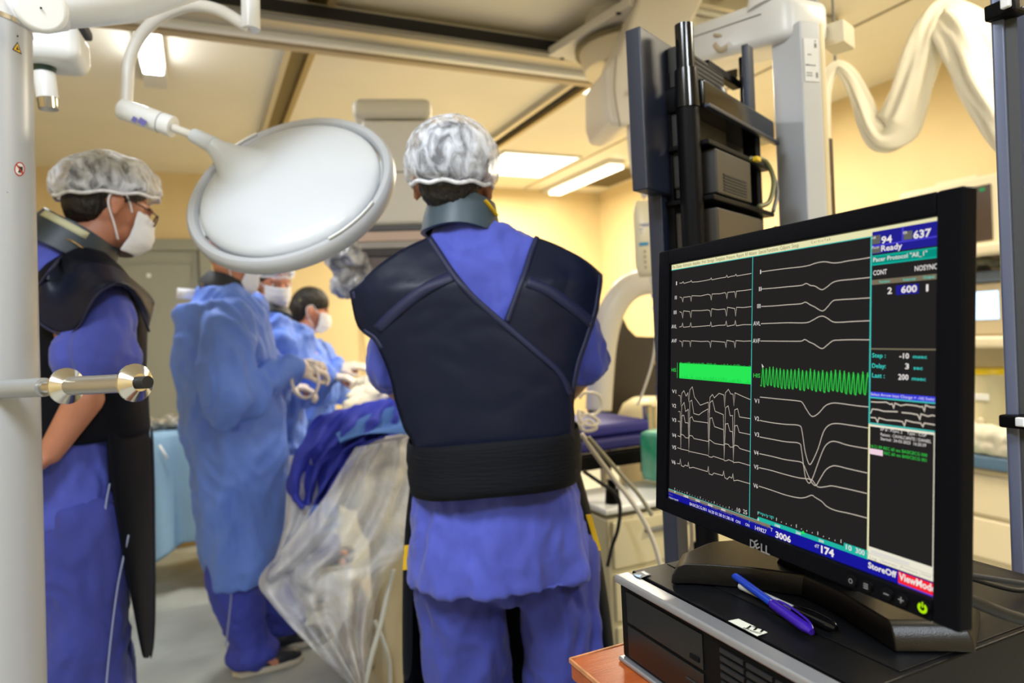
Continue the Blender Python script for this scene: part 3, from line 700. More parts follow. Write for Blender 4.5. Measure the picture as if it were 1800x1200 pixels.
# writing
T_ = txt
for s, x, y in (('I', 1190, 501), ('II', 1188, 526), ('III', 1186, 552), ('AVL', 1182, 577), ('AVF', 1182, 602), ('V1', 1183, 691), ('V2', 1183, 716), ('V3', 1183, 741), ('V4', 1183, 768), ('V5', 1183, 789), ('V6', 1182, 815)):
    wd = {1: 1.5, 2: 7, 3: 9}[len(s)]; wd = 3 if s == 'II' else 4.5 if s == 'III' else wd; T_('label_white', s, x, y, x + wd, y, 6.4, 0)
for s, x, y in (('I', 1338, 481.5), ('II', 1336, 511.5), ('III', 1333, 541.5), ('AVL', 1326, 572), ('AVF', 1325, 602.5), ('V1', 1328, 708), ('V2', 1328, 739), ('V3', 1328, 767), ('V4', 1327, 799), ('V5', 1327, 824), ('V6', 1326, 857)):
    wd = {1: 1.6, 2: 8, 3: 12.5}[len(s)]; wd = 4 if s == 'II' else 5.5 if s == 'III' else wd; T_('label_white', s, x, y, x + wd, y, 7.4, 0)
T_('green2', 'HIS', 1182, 653, 1190, 653, 6); T_('green2', 'HIS', 1326, 663, 1338, 663.5, 7)
T_('label_white', 'HR', 1535, 421, 1542, 420, 5, 0); T_('label_white', '94', 1551, 428.5, 1570, 425.5, 12, .03); T_('label_white', 'RR', 1590, 412, 1597, 411, 5, 0); T_('label_white', '637', 1607.5, 419.5, 1639, 415, 13, .03)
T_('label_white', 'Pacer', 1535, 438, 1548, 436, 5, 0); T_('label_white', 'Ready', 1551, 441.5, 1588, 437, 10, .02)
T_('label_white', 'Pacer Protocol "All_1"', 1537, 460.5, 1632, 448.5, 7.4); T_('label_white', 'CONT', 1537, 484, 1561, 481.5, 8.4); T_('label_white', 'NOSYNC', 1610, 477, 1650, 472, 9)
T_('label_teal', 'Number', 1548, 497.5, 1567, 496, 4.6, 0); T_('label_teal', 'Interval', 1590, 494, 1611, 492, 5, 0); T_('label_teal', 'Output', 1625, 490, 1645, 488.5, 5.5, 0)
T_('label_white', '2', 1562, 516.5, 1570, 516, 11, .02); T_('label_white', '600', 1586, 515, 1614, 512.5, 11.5, .03); T_('label_white', '1', 1630, 512, 1634, 511.7, 12, .02)
T_('label_teal', 'Step :', 1535, 628, 1559, 628.5, 7.4); T_('label_white', '-10', 1583, 629.5, 1600, 630, 9, .02); T_('label_teal', 'msec', 1607, 629.5, 1631.5, 630, 6)
T_('label_teal', 'Delay:', 1535, 646, 1559, 647, 7.6); T_('label_white', '3', 1593, 648, 1600, 648.5, 9.5, .02); T_('label_teal', 'sec', 1608, 649, 1624, 650, 6)
T_('label_teal', 'Last :', 1535, 663, 1557, 664, 7.6); T_('label_white', '200', 1581, 667, 1599, 667.5, 9.5, .02); T_('label_teal', 'msec', 1605, 668, 1629.5, 669, 6)
T_('label_white', 'Select Arrow keys Change + -/d/j Switch', 1533, 694.5, 1649, 704.5, 4.6, 0)
T_('label_white', 'EP # : PSync 2    Type : CGP', 1550, 757, 1631, 767, 5, 0); T_('label_white', 'Patient : CAVALCANTE / DANIEL', 1550, 765, 1639, 779, 5.3, 0); T_('label_white', 'Started : 24-03-2023  16:20:39', 1550, 773, 1630, 785, 5.3, 0)
T_('green2', '16:21:09 REC 60 sec BASICECG 000', 1532.5, 787, 1632, 801.5, 5.2, .005); T_('green2', 'REC 60 sec BASICECG 001', 1556, 799, 1631, 810.5, 5.2, .005)
T_('tab_text', 'Log', 1531, 981, 1543, 985, 5, 0); T_('tab_text', 'Generator', 1552, 988, 1580, 996.5, 5, 0); T_('tab_text', 'Pressure', 1586, 999, 1615, 1008, 5, 0); T_('tab_text', 'Holter', 1622, 1010, 1640, 1016, 5, 0)
T_('label_white', 'StoreOff', 1528, 997.5, 1578, 1014.5, 10, .03)
T_('label_white', 'ViewMode', 1582, 1018.5, 1647, 1040, 12, .03)
T_('label_white', '3006', 1365, 945, 1392, 952, 10.5, .03); T_('label_white', 'T', 1356, 933, 1360, 934, 6, 0); T_('label_white', '174', 1445, 971, 1468, 978, 12, .04); T_('label_white', 'dT', 1434, 961, 1442, 963.5, 6, 0)
T_('label_white', '10', 1489, 965, 1499, 968, 9); T_('label_white', '300', 1506, 971, 1522, 976, 9)
T_('label_white', '149827', 1329, 931, 1349, 937, 7, 0); T_('label_white', 'ON', 1295, 918, 1303, 920, 5, 0); T_('label_white', 'ON', 1312, 923.5, 1319, 925.5, 5, 0)
T_('label_white', 'BASICECG.001 16:20 01:38 01:38:18', 1214, 889, 1291, 914, 5, .0); T_('label_white', 'CAVALCANTE', 1177, 876, 1194, 881, 3.4, .0)
T_('ink', 'Name', 1177, 869, 1184, 871, 3, 0); T_('ink', 'Study  Time  Timer  Elapsed', 1214, 880.5, 1288, 904, 3.2, 0); T_('ink', 'ECG notch BIT notch  Disk Free (MB)', 1296, 910, 1352, 925, 3.6, 0)
T_('label_white', '10', 1297, 899, 1303, 901, 7.4, 0); T_('label_white', '25', 1308, 902, 1315, 904, 7.4, 0)
T_('label_teal', 'Waiting for QRS', 1334, 902.5, 1362, 910, 3.6, 0)
T_('ink', 'File  Display  Admission  Amplifier  Print  Storage  Templates  Pressure  Report  RF Ablator  Special Functions  Calipers  Setup', 1184, 472.5, 1406, 433.5, 5.2, -.002)
T_('ink', 'C a r d i o T e k', 1428, 428.5, 1462, 422, 4.8, .0)
for s, x, y in (('0', 1187, 865), ('1000', 1203.5, 872.5), ('2000', 1224, 880), ('3000', 1246, 888), ('4000', 1269, 896)): T_('label_white', s, x, y, x + (2 if s == '0' else 8), y + (1 if s == '0' else 3), 3.6, .02)
for s, x, y in (('0', 1333, 914), ('100', 1364, 924.5), ('200', 1400.5, 937), ('300', 1441, 951)): T_('label_white', s, x, y, x + (3 if s == '0' else 9), y + (1 if s == '0' else 3), 4.4, .02)
def ticks(p0, p1, n, big, s, key='label_white'):
    a, b = Vector(U(*p0)), Vector(U(*p1))
    for i in range(n + 1):
        q = a.lerp(b, i / n); hh = .0024 if i % big == 0 else .0008; sq(sbm(key), q.x - .0003, a.y, q.x + .0003, a.y + hh * s, -.0012)
ticks((1187.5, 860), (1294, 894), 22, 5, 1); ticks((1334, 904), (1480, 955), 16, 4, 1.4)
v = [U(*p) for p in ((1409, 936.5), (1418, 939), (1414, 932))]
b = sbm('green'); b.faces.new([b.verts.new(ML @ Vector((p[0], -.0015, p[1]))) for p in v])
v = [U(*p) for p in ((1341, 639), (1345, 645), (1342.6, 644.8), (1342.2, 647.5))]
b = sbm('label_white'); b.faces.new([b.verts.new(ML @ Vector((p[0], -.0016, p[1]))) for p in v])
cols = dict(cream=(228, 224, 176), teal=(64, 186, 176), navy=(34, 32, 142), violet=(70, 62, 200), grey=(98, 98, 92), bright_teal=(20, 170, 150), deep_teal=(8, 140, 124), khaki=(118, 110, 88),
            royal=(58, 62, 218), ivory=(232, 228, 208), pink=(236, 206, 220), tab_line=(190, 186, 174), scroll=(216, 214, 206), navyb=(22, 22, 150), teal_bar=(32, 176, 158), greystrip=(128, 118, 100),
            red=(240, 36, 52), green=(40, 228, 84), green_dark=(18, 140, 50), green2=(50, 200, 72), green_shade=(30, 62, 34), trace=(196, 186, 172), label_white=(232, 226, 222), label_teal=(60, 214, 200), tab_text=(172, 166, 158), ink=(110, 100, 70))
names = dict(trace='trace_lines', label_white='white_lettering', label_teal='teal_lettering', ink='dark_lettering', tab_text='grey_lettering', green='green_signal_block', green2='green_signal_line')
for k, b in SB.items():
    sobj(names.get(k, k + '_screen_area'), b, emis('screen_' + k, cols[k], 1.0), scr)
# cables behind the monitor
tag(tubeo('monitor_cable', [(.600, .47, 1.06), (.68, .45, 1.035), (.775, .44, 1.0), (.82, .43, ZT + .007), (.79, .36, 1.0), (.74, .35, 1.03), (.61, .42, 1.06)], .0026, M_RUBBER), 'thin black cable looping behind the monitor on the right', 'cable')
tag(tubeo('monitor_cable', [(.600, .40, 1.05), (.70, .385, ZT + .014), (.79, .375, ZT + .008), (.86, .37, ZT + .008), (.96, .33, .99), (1.1, .25, .97), (1.18, .2, .92)], .0055, M_RUBBER), 'thick black cable leaving the monitor towards the right edge', 'cable')

# ------------------------------------------------------------------ left white column with joint, arm and camera pod
def V3(*a): return Vector(a)
M_COLM = mat('pale_grey_enamel', (166, 169, 173), .35)
M_COLJ = mat('light_grey_enamel', (205, 208, 212), .32)
dC = 1.12
top = P(40, 48, dC) - CR * .0765; bot = P(66.5, 1200, dC) - CR * .0765
ax_ = (bot - top).normalized(); base = top + ax_ * ((top.z - .0) / -ax_.z)
t = thing('support_column', 'tall pale grey column at the left edge with warning stickers', 'support column', tuple(base)); o = Vector(t.location)
bm = bmesh.new(); cyl(bm, base - o, top - o, .076, .076, 64); cylo = obj('column', bm, M_COLM, t, auto=40)
bm = bmesh.new(); cyl(bm, base - o, base - o - ax_ * .02, .16, .15, 48); obj('base_flange', bm, M_COLM, t, auto=40)
bm = bmesh.new(); cyl(bm, top - o, top - o - ax_ * .008, .077, .077, 64); obj('steel_ring', bm, M_CHROME, t, auto=40)
# stickers on the column: a yellow triangle and a red forbidding ring wrapped on the tube
def on_col(px_, py_, off=.0006):
    """point on the column surface seen at a pixel"""
    v = ray(px_, py_); best = None; s = .9
    for i in range(900):
        q = CC + v * s; k = (q - top).dot(ax_); r = (q - top - ax_ * k).length
        if r < .076 + off: return q
        s += .0005
    return CC + v * (dC)
def decal(name, pix, m, off, parent, sub=6):
    ctr = (sum(p[0] for p in pix) / len(pix), sum(p[1] for p in pix) / len(pix)); bm = bmesh.new()
    dense = []
    for a, b in zip(pix, pix[1:] + pix[:1]):
        for k in range(sub): dense.append((a[0] + (b[0] - a[0]) * k / sub, a[1] + (b[1] - a[1]) * k / sub))
    c = bm.verts.new(on_col(*ctr, off) - o); vs = [bm.verts.new(on_col(*p, off) - o) for p in dense]
    for i in range(len(vs)): bm.faces.new((c, vs[i], vs[(i + 1) % len(vs)]))
    return obj(name, bm, m, parent)
w = decal('warning_sticker', [(31, 73), (21.5, 87), (38.5, 96)], mat('sticker_black', (20, 18, 14), .5), .0006, cylo)
decal('yellow_triangle', [(30.8, 76.5), (24, 86.5), (36.2, 93)], mat('sticker_yellow', (236, 186, 10), .5), .0010, w)
decal('warning_mark', [(31, 80), (28, 87), (31, 88), (34.5, 88), (32, 85)], MATS['sticker_black'], .0013, w)
ring = [(34.5 + 9.5 * math.cos(a), 297 + 12.5 * math.sin(a)) for a in [2 * PI * k / 20 for k in range(20)]]
w = decal('no_pushing_sticker', ring, mat('sticker_red', (176, 34, 30), .5), .0006, cylo, 1)
decal('sticker_face', [(34.5 + 7.6 * math.cos(a), 297 + 10.4 * math.sin(a)) for a in [2 * PI * k / 16 for k in range(16)]], mat('sticker_white', (206, 204, 198), .5), .0009, w, 1)
decal('figure_mark', [(30, 303), (34, 297), (33, 291), (36, 293), (40, 293), (40, 304), (38, 304), (38, 297), (35, 305), (34, 302)], MATS['sticker_black'], .0012, w, 1)
decal('slash_mark', [(28, 289), (30, 288), (41, 304), (39, 306)], MATS['sticker_red'], .0015, w, 1)
decal('screw_hole', [(29, 63.5), (31, 61), (33, 63.5), (31, 66)], M_SLOT, .0006, cylo, 2)
decal('screw_hole', [(12, 338), (13, 337), (14, 338), (13, 339)], M_SLOT, .0006, cylo, 2)
# joint head above the column and the long spring arm
bm = bmesh.new(); cyl(bm, top - o - ax_ * .008, top - o - ax_ * .12, .066, .070, 48); obj('head_housing', bm, M_COLJ, t, auto=40, bevel=0)
j0 = P(72, 14, 1.04); jd = -ray(72, 14).normalized()
bm = bmesh.new(); cyl(bm, j0 + jd * .01 - o, j0 - jd * .05 - o, .036, .037, 40); ho = obj('joint_cover', bm, M_WHITE, t, bevel=.008, seg=3)
bm = bmesh.new(); cyl(bm, j0 + jd * .011 - o, j0 + jd * .0125 - o, .0016, .0016, 10); obj('joint_screw', bm, M_SLOT, ho)
bm = bmesh.new()
a0 = P(84, 2, 1.16); a1 = P(210, -14, 1.22); a2 = P(420, -75, 1.34)
capsule(bm, a0 - o, a1 - o, .046, .052, 24); capsule(bm, a1 - o, a2 - o, .052, .045, 24); capsule(bm, P(20, 0, 1.14) - o, a0 - o, .05, .05, 24)
obj('spring_arm', bm, M_WHITE, t, smooth=True)
bm = bmesh.new(); capsule(bm, a0 + V3(0, 0, -.012) - o, P(430, -60, 1.42) - o, .034, .040, 20); obj('cable_cover', bm, mat('cream_cover', (214, 204, 186), .4), t, smooth=True)
# drop tube the arm ends in
e0 = P(441, -90, 1.42); e1 = P(441, 48, 1.42)

# pod hanging behind the column
pc = P(96, 85, 1.45)
t = thing('camera_pod', 'white rounded pod with hanging steel tipped cylinder behind the left column', 'camera pod', tuple(pc)); bm = bmesh.new()
box(bm, (0, 0, .0), (.115, .12, .085)); obj('housing', bm, M_WHITE, t, bevel=.026, seg=5)
t.rotation_euler = (0, 0, -rad(5))
boxo('dark_gasket', (0, 0, .052), (.125, .11, .022), mat('blue_black_gasket', (36, 44, 64), .5), t, bevel=.006)
tubeo('side_arm', [(-.075, .03, .02), (-.08, .04, -.08), (-.15, .06, -.20), (-.22, .08, -.26)], .034, mat('slate_arm', (110, 116, 120), .5), t, flat=.6)
boxo('top_plate', (0, 0, .33), (.11, .11, .54), M_WHITE2, t, bevel=.02)
bm = bmesh.new(); cyl(bm, (-.022, 0, -.04), (-.022, 0, -.056), .024, .020, 32); obj('green_collar', bm, mat('dark_green_collar', (38, 66, 62), .4), t, auto=40)
bm = bmesh.new(); cyl(bm, (-.022, 0, -.052), (-.018, 0, -.108), .0205, .0205, 32); obj('cylinder', bm, M_WHITE, t, auto=40)
bm = bmesh.new(); cyl(bm, (-.018, 0, -.108), (-.017, 0, -.130), .0195, .0185, 32); obj('steel_tip', bm, M_STEEL, t, auto=40)
# handle bar with steel discs in front of the column
h0 = P(-60, 687, 1.11); h1 = P(250, 672, .925); hd = (h1 - h0).normalized(); Lh = (h1 - h0).length
t = thing('handle_bar', 'grey handle bar with two shiny steel discs in front of the left column', 'handle', tuple(h0)); o = h0
f = lambda px_: hd * ((px_ + 60) / 310 * Lh) if 0 else hd * (Lh * max(0, min(1.1, (px_ + 60) / 310 * .93 + .0)))
def hp(px_):
    lo, hi = 0.0, 1.2
    for _ in range(30):
        m = (lo + hi) / 2; q = h0 + hd * (Lh * m); v = q - CC; xx = 900 + FPX * v.dot(CR) / v.dot(CF)
        if xx < px_: lo = m
        else: hi = m
    return hd * (Lh * lo)
bm = bmesh.new(); cyl(bm, hp(-55), hp(78), .0148, .0142, 32); obj('sleeve', bm, mat('grey_sleeve', (150, 152, 152), .35, metal=.3), t, auto=40)
bm = bmesh.new(); cyl(bm, hp(74), hp(106), .0098, .0098, 28); obj('thin_rod', bm, M_STEEL, t, auto=40)
bm = bmesh.new(); cyl(bm, hp(120), hp(232), .0136, .0128, 32); obj('grip_tube', bm, mat('satin_steel', (176, 172, 164), .3, metal=.85), t, auto=40)
def disc(px_, r):
    c = hp(px_); bm = bmesh.new()
    cyl(bm, c - hd * .012, c, .013, r, 48, False); cyl(bm, c, c + hd * .003, r, r, 48, False); cyl(bm, c + hd * .003, c + hd * .013, r, .012, 48, True); return bm
obj('steel_disc', disc(116, .0265), M_STEEL, t, auto=30); obj('steel_disc', disc(236, .0262), M_STEEL, t, auto=30)
bm = bmesh.new(); c = hp(236); cyl(bm, c + hd * .010, c + hd * .028, .0085, .0085, 28); obj('black_plug', bm, M_RUBBER, t, auto=40)

# ------------------------------------------------------------------ round lamp head on its bent tube
lc = P(508, 325, 1.56); ln = (-CF * .80 + CU * .57 - CR * .14).normalized()
t = thing('surgical_lamp', 'large round white lamp head seen from behind on a bent white tube', 'lamp', tuple(lc)); o = lc
xx = ln.cross(V3(0, 0, 1)).normalized(); yy = ln.cross(xx)
LM = Matrix(((xx.x, yy.x, ln.x, 0), (xx.y, yy.y, ln.y, 0), (xx.z, yy.z, ln.z, 0), (0, 0, 0, 1)))
M_LAMP = mat('glossy_white_lamp', (206, 212, 219), .3)
def b(bm):
    lathe(bm, [(0, .034), (.05, .0325), (.10, .029), (.15, .023), (.185, .016), (.205, .008), (.213, -.004), (.213, -.026), (.20, -.036), (0, -.040)], LM, 96)
    nl = LM.inverted() @ (P(372, 254, 1.585) - lc); nd = V3(nl.x, nl.y, 0)
    for i in range(26):
        f_ = i / 25; c_ = V3(nd.x, nd.y, 0) * (1 - f_ * .62); w_ = .020 + .085 * f_ ** 1.3; ell(bm, (c_.x, c_.y, nl.z * (1 - f_) ** 1.5 + .006 * f_), (w_, w_, .020 + .002 * f_), LM, 20)
blob('dome_back', b, M_LAMP, t, .005, 14)
bm = bmesh.new(); lathe(bm, [(.224, .002), (.236, .004), (.2425, -.003), (.2435, -.024), (.238, -.036), (.224, -.038), (.218, -.03), (.217, -.006), (.224, .002)], LM, 96)
rim = obj('rim', bm, mat('grey_white_rim', (184, 188, 194), .35), t, auto=50)
bm = bmesh.new()
for a in (PI * .15, PI * .62, PI * 1.05, PI * 1.6):
    q = LM @ Matrix.Rotation(a, 4, 'Z'); box(bm, (.214, 0, -.018), (.012, .08, .012), M=q)
obj('rim_bracket', bm, M_WHITE2, t)
bm = bmesh.new()
for a0_ in (2.2, 5.3):
    pts = [LM @ V3(.231 * math.cos(a0_ + k * .07), .231 * math.sin(a0_ + k * .07), .006) for k in range(9)]
    tube(bm, pts, .0065, n=10, sm=3, flat=.5)
obj('rim_highlight', bm, M_WHITE, rim, smooth=True)  # white arcs standing in for bright highlights along the rim
bm = bmesh.new(); lathe(bm, [(0, -.047), (.19, -.0475), (.19, -.050), (0, -.052)], LM, 64); obj('lens', bm, mat('lamp_lens', (220, 230, 240), .05), t, auto=40)
n0 = P(412, 262, 1.585) + ln * .0; n1 = P(345, 243, 1.60)
bm = bmesh.new(); cyl(bm, P(376, 256, 1.585) - o, P(340, 238, 1.595) - o, .0205, .0165, 28)
obj('neck', bm, M_LAMP, t, smooth=False, auto=50)
bm = bmesh.new(); cyl(bm, P(345, 240, 1.59) - o, P(303, 224, 1.60) - o, .0095, .0095, 20); obj('joint_rod', bm, M_WHITE2, t, auto=40)
c0, c1 = P(304, 223, 1.60), P(215, 192, 1.60); cd_ = (c1 - c0).normalized()
bm = bmesh.new(); cyl(bm, c0 - o, c1 - o, .0245, .0245, 36); cyl(bm, c1 - o, c1 + cd_ * .004 - o, .0245, .021, 36); cylr = obj('joint_cylinder', bm, M_WHITE, t, auto=40)
bm = bmesh.new(); cm = c0.lerp(c1, .22); cyl(bm, cm - o, cm + cd_ * .002 - o, .0249, .0249, 36); obj('seam_ring', bm, M_GREYP, cylr, auto=40)
bm = bmesh.new()
for (pa, pb, r_) in (((232, 208), (240, 212), .006), ((244, 210), (256, 218), .007)):
    q = P(*pa, 1.5752); q2 = P(*pb, 1.5752)
    s = (q2 - q).normalized(); u2 = s.cross(CF).normalized()
    vs = [bm.verts.new(v - o) for v in (q - u2 * r_, q2 - u2 * r_, q2 + u2 * r_, q + u2 * r_)]; bm.faces.new(vs)
obj('blue_logo_print', bm, mat('violet_blue_print', (96, 92, 160), .5), cylr)
bm = bmesh.new(); tube(bm, [P(223, 196, 1.60) - o, P(224, 150, 1.60) - o, P(228, 105, 1.60) - o, P(248, 62, 1.60) - o, P(285, 28, 1.59) - o, P(335, 10, 1.58) - o, P(385, 18, 1.57) - o, P(430, 44, 1.56) - o, P(441, 50, 1.56) - o], .0135, n=20)
obj('bent_tube', bm, mat('ivory_enamel', (216, 213, 206), .3), t, smooth=True)
bm = bmesh.new(); cyl(bm, P(441, 52, 1.56) - o, P(438, -160, 1.56) - o, .0205, .0205, 32); obj('drop_tube', bm, M_WHITE, t, auto=40)
bm = bmesh.new(); cyl(bm, P(438, -60, 1.56) - o, Vector((P(438, -60, 1.56).x, P(438, -60, 1.56).y, 2.7)) - o, .035, .035, 32); obj('ceiling_post', bm, M_WHITE, t, auto=40)
sp = bpy.data.lights.new('lamp_beam', 'SPOT'); sp.energy = 70; sp.spot_size = rad(20); sp.spot_blend = .5; sp.color = (1, .96, .86); sp.shadow_soft_size = .12
so = bpy.data.objects.new('lamp_beam', sp); COL.objects.link(so); src = lc - ln * .075; so.location = src
so.rotation_euler = (Vector((.76, 3.02, 1.05)) - src).to_track_quat('-Z', 'Y').to_euler()

# ------------------------------------------------------------------ dark equipment rack in the middle
RZ = rad(26); e1 = V3(math.cos(RZ), math.sin(RZ), 0); e2 = V3(-math.sin(RZ), math.cos(RZ), 0)
pb = P(1213, 290, 1.30); pb = V3(pb.x, pb.y, 0)
t = thing('equipment_rack', 'tall dark rack of stacked black devices on a round post', 'equipment rack', tuple(pb), RZ)
def topz(px_, py_, d): return P(px_, py_, d).z
zt_ = topz(1198, 46, 1.30); zc0, zc1 = topz(1200, 125, 1.30), topz(1205, 190, 1.30)
def lean(z): return V3(0, 0, z)
bm = bmesh.new(); cyl(bm, (0, 0, .05), (0, 0, zc1), .0215, .0215, 36); obj('round_post', bm, M_BLACK, t, auto=40)
bm = bmesh.new(); cyl(bm, (0, 0, zc0), (0, 0, zt_), .0172, .0172, 36); obj('upper_post', bm, M_BLACKG, t, auto=40)
bm = bmesh.new(); cyl(bm, (0, 0, zc1 - .002), (0, 0, zc0), .0235, .0215, 36); obj('post_collar', bm, M_BLACKG, t, auto=40)
boxo('flat_post', (.02, .075, .87), (.05, .03, 1.66), M_DKBLUE, t); boxo('flat_post', (.335, .0, .9), (.03, .03, 1.7), M_BLACK, t)
boxo('base_plate', (.17, .02, .04), (.5, .34, .06), M_BLACK, t, bevel=.01)
for sx in (-.05, .39):
    for sy in (-.12, .16):
        bm = bmesh.new(); cyl(bm, (sx, sy - .012, .026), (sx, sy + .012, .026), .025, .025, 20); obj('caster', bm, M_RUBBER, t, auto=40)
# slim monitor standing edge-on at the left of the rack
zT, zB = topz(1135, 46, 1.27), topz(1168, 330, 1.27)
m2_ = Vector(P(1128, 190, 1.27)); q = (m2_ - pb); lx, ly = q.dot(e1), q.dot(e2)
cz_ = (zT + zB) / 2
md = boxo('slim_monitor', (lx + .17, ly + .012, cz_), (.34, .032, zT - zB), M_DKBLUE, t, bevel=.003)
boxo('rear_cover', (.045, -.030, .0), (.22, .03, .28), mat('brown_grey_vented_cover', (42, 40, 36), .6), md, bevel=.006)
bm = bmesh.new()
for i in range(24):
    for j in range(9): box(bm, (-.055 + i * .0087, -.0455, .130 - j * .0095), (.0055, .0015, .0045))
vh = obj('vent_holes', bm, M_SLOT, md); vh['kind'] = 'stuff'
# tray
zt1 = topz(1225, 130, 1.28)
tr_ = boxo('tray', (.215, .015, zt1 - .028), (.40, .085, .052), M_BLACKG, t, bevel=.006)
boxo('tray_lip', (.215, -.032, zt1 - .056), (.40, .012, .008), M_DKBLUE, t, bevel=.002)
bm = bmesh.new(); cyl(bm, (.15, .01, zt1 - .004), (.15, .01, zt1 + .014), .03, .026, 24); obj('round_cap', bm, M_DKBLUE, t, auto=40)
# upright flat bar
zb1 = topz(1320, 40, 1.42)
boxo('upright_bar', (.320, -.005, zb1 - .085), (.034, .016, .17), M_DKBLUE, t, bevel=.003); boxo('upright_bar', (.350, .01, zb1 - .095), (.016, .03, .17), M_BLACK, t, bevel=.003)
boxo('cross_bar', (.25, .03, zb1 - .075), (.18, .02, .018), M_BLACK, t)
# devices below
z = topz(1240, 240, 1.3)
boxo('back_panel', (.25, .055, z - .15), (.46, .02, .58), M_BLACK, t)
dv = boxo('switch_box', (.12, .005, z - .065), (.18, .09, .085), mat('dark_grey_case', (34, 32, 30), .45), t, bevel=.003)
bm = bmesh.new()
for i in range(6): box(bm, (.0, -.0458, -.034 + i * .006), (.12, .0015, .003))
obj('vent_lines', bm, M_SLOT, dv)
boxo('device_shelf', (.18, .01, z - .117), (.34, .10, .010), M_BLACK, t)
boxo('computer_box', (.15, .005, z - .235), (.25, .09, .20), mat('brown_black_case', (44, 40, 34), .4), t, bevel=.004)
boxo('device_shelf', (.18, .01, z - .345), (.34, .10, .010), M_BLACK, t)
boxo('device_shelf', (.18, .01, z - .012), (.34, .09, .010), M_BLACK, t)
boxo('computer_box', (.15, .0, .55), (.25, .2, .30), M_BLACK, t, bevel=.004)
M_GC = mat('olive_cable', (96, 98, 60), .5)
tubeo('green_cable', [(.22, -.03, z - .012), (.27, -.05, z - .01), (.29, -.06, z - .05), (.26, -.06, z - .10), (.22, -.05, z - .115)], .005, M_GC, t)
tubeo('grey_cable', [(.24, -.03, z - .005), (.29, -.05, z - .02), (.31, -.06, z - .07), (.28, -.06, z - .12)], .0045, M_GREYP, t)
boxo('yellow_plug', (.235, -.045, z - .012), (.022, .012, .010), mat('yellow_plastic', (222, 186, 24), .4), t)
for k in range(3):
    pts = [(.31 + .026 * math.cos(a) * (1 - .12 * k), -.055 - .006 * k, z - .185 + .032 * math.sin(a) * (1 - .1 * k)) for a in [2 * PI * i / 8 for i in range(8)]]
    tubeo('coiled_cable', pts, .0045, (M_RUBBER, mat('brown_cable', (92, 74, 56), .5), M_RUBBER)[k], t, closed=True)

# ------------------------------------------------------------------ white suspended column, its beam and ceiling arm
wz1 = P(1385, 62, 1.62); wc = P(1405, 250, 1.62)
t = thing('suspension_column', 'white square column with a paper label hanging from the rounded white beam', 'suspension column', (wc.x, wc.y, 1.25), rad(-7)); o = Vector(t.location)
tt_ = P(1378, 55, 1.62).z
boxo('profile', (0, 0, (tt_ - 1.25) / 2), (.056, .10, tt_ - 1.25), mat('cool_white_profile', (196, 200, 206), .35), t, bevel=.004)
boxo('side_profile', (.036, .0, (tt_ - 1.25) / 2), (.018, .094, tt_ - 1.25), mat('cream_profile', (222, 208, 170), .4), t, bevel=.004)
lz = P(1382, 108, 1.57).z - 1.25
lb = boxo('paper_label', (.0, -.0508, lz), (.040, .001, .098), mat('label_paper', (222, 226, 232), .6), t, bevel=0)
bm = bmesh.new()
for (x, z_, w_, h_) in ((.012, .034, .006, .010), (-.004, -.012, .028, .002), (.013, -.034, .005, .012), (-.008, -.030, .016, .002), (-.008, -.036, .016, .002), (.012, .044, .004, .003), (-.006, .012, .010, .002), (-.012, -.0118, .008, .003)):
    box(bm, (x, -.0008, z_), (w_, .0006, h_))
obj('label_print', bm, mat('grey_print', (120, 124, 132), .6), lb)
boxo('bottom_cap', (.01, 0, -.008), (.09, .105, .016), M_GREYP, t)
q = P(1453, 330, 1.72) - o; q.rotate(Matrix.Rotation(rad(7), 3, 'Z')); boxo('dark_side_bracket', tuple(q), (.016, .04, .24), mat('brown_bracket', (74, 58, 40), .5), t, bevel=.003); boxo('bracket_link', (.055, .0, q.z), (.05, .02, .03), M_GREYP, t)
# beam
b0 = P(1228, 92, 1.95); b1 = P(1425, 32, 1.60)
bd = (b1 - b0).normalized(); t = thing('support_beam', 'white rounded horizontal beam above the dark rack', 'support beam', tuple((b0 + b1) / 2)); o = Vector(t.location)
bm = bmesh.new()
xs_, ys_, _ = frame_of(bd)
side = bd.cross(V3(0, 0, 1)).normalized()
def rrect(c, hw, hh, r, k=5):
    out = []
    for (sx, sz, a0_) in ((1, 1, 0), (-1, 1, PI / 2), (-1, -1, PI), (1, -1, 1.5 * PI)):
        for i in range(k + 1):
            a = a0_ + PI / 2 * i / k; out.append(c + side * (sx * (hw - r) + r * math.cos(a)) + V3(0, 0, 1) * (sz * (hh - r) + r * math.sin(a)))
    return out
rg = []
for f_, k_ in ((-.02, .9), (0, 1), (.82, 1), (.92, .97), (.98, .82), (1.01, .55)):
    rg.append([bm.verts.new(p - o) for p in rrect(b0 + (b1 - b0) * f_, .075 * k_, .055 * k_, .022 * k_)])
for a, b in zip(rg, rg[1:]):
    for i in range(len(a)): bm.faces.new((a[i], a[(i + 1) % len(a)], b[(i + 1) % len(a)], b[i]))
bm.faces.new(rg[0][::-1]); bm.faces.new(rg[-1]); obj('beam', bm, M_WHITE, t, smooth=True)
bm = bmesh.new(); q = b0.lerp(b1, .45); tube(bm, [p - o for p in (b0 + side * .0755 + V3(0, 0, .018), b0.lerp(b1, .8) + side * .0755 + V3(0, 0, .018))], .0015, sm=1); obj('seam', bm, M_GREYP, t)
q = b0.lerp(b1, .78) + V3(0, 0, .04); bm = bmesh.new(); cyl(bm, q - o, q + V3(0, 0, .06) - o, .085, .07, 40); cyl(bm, q + V3(0, 0, .06) - o, V3(q.x, q.y, 2.7) - o, .06, .06, 40); obj('ceiling_post', bm, M_WHITE, t, auto=40)
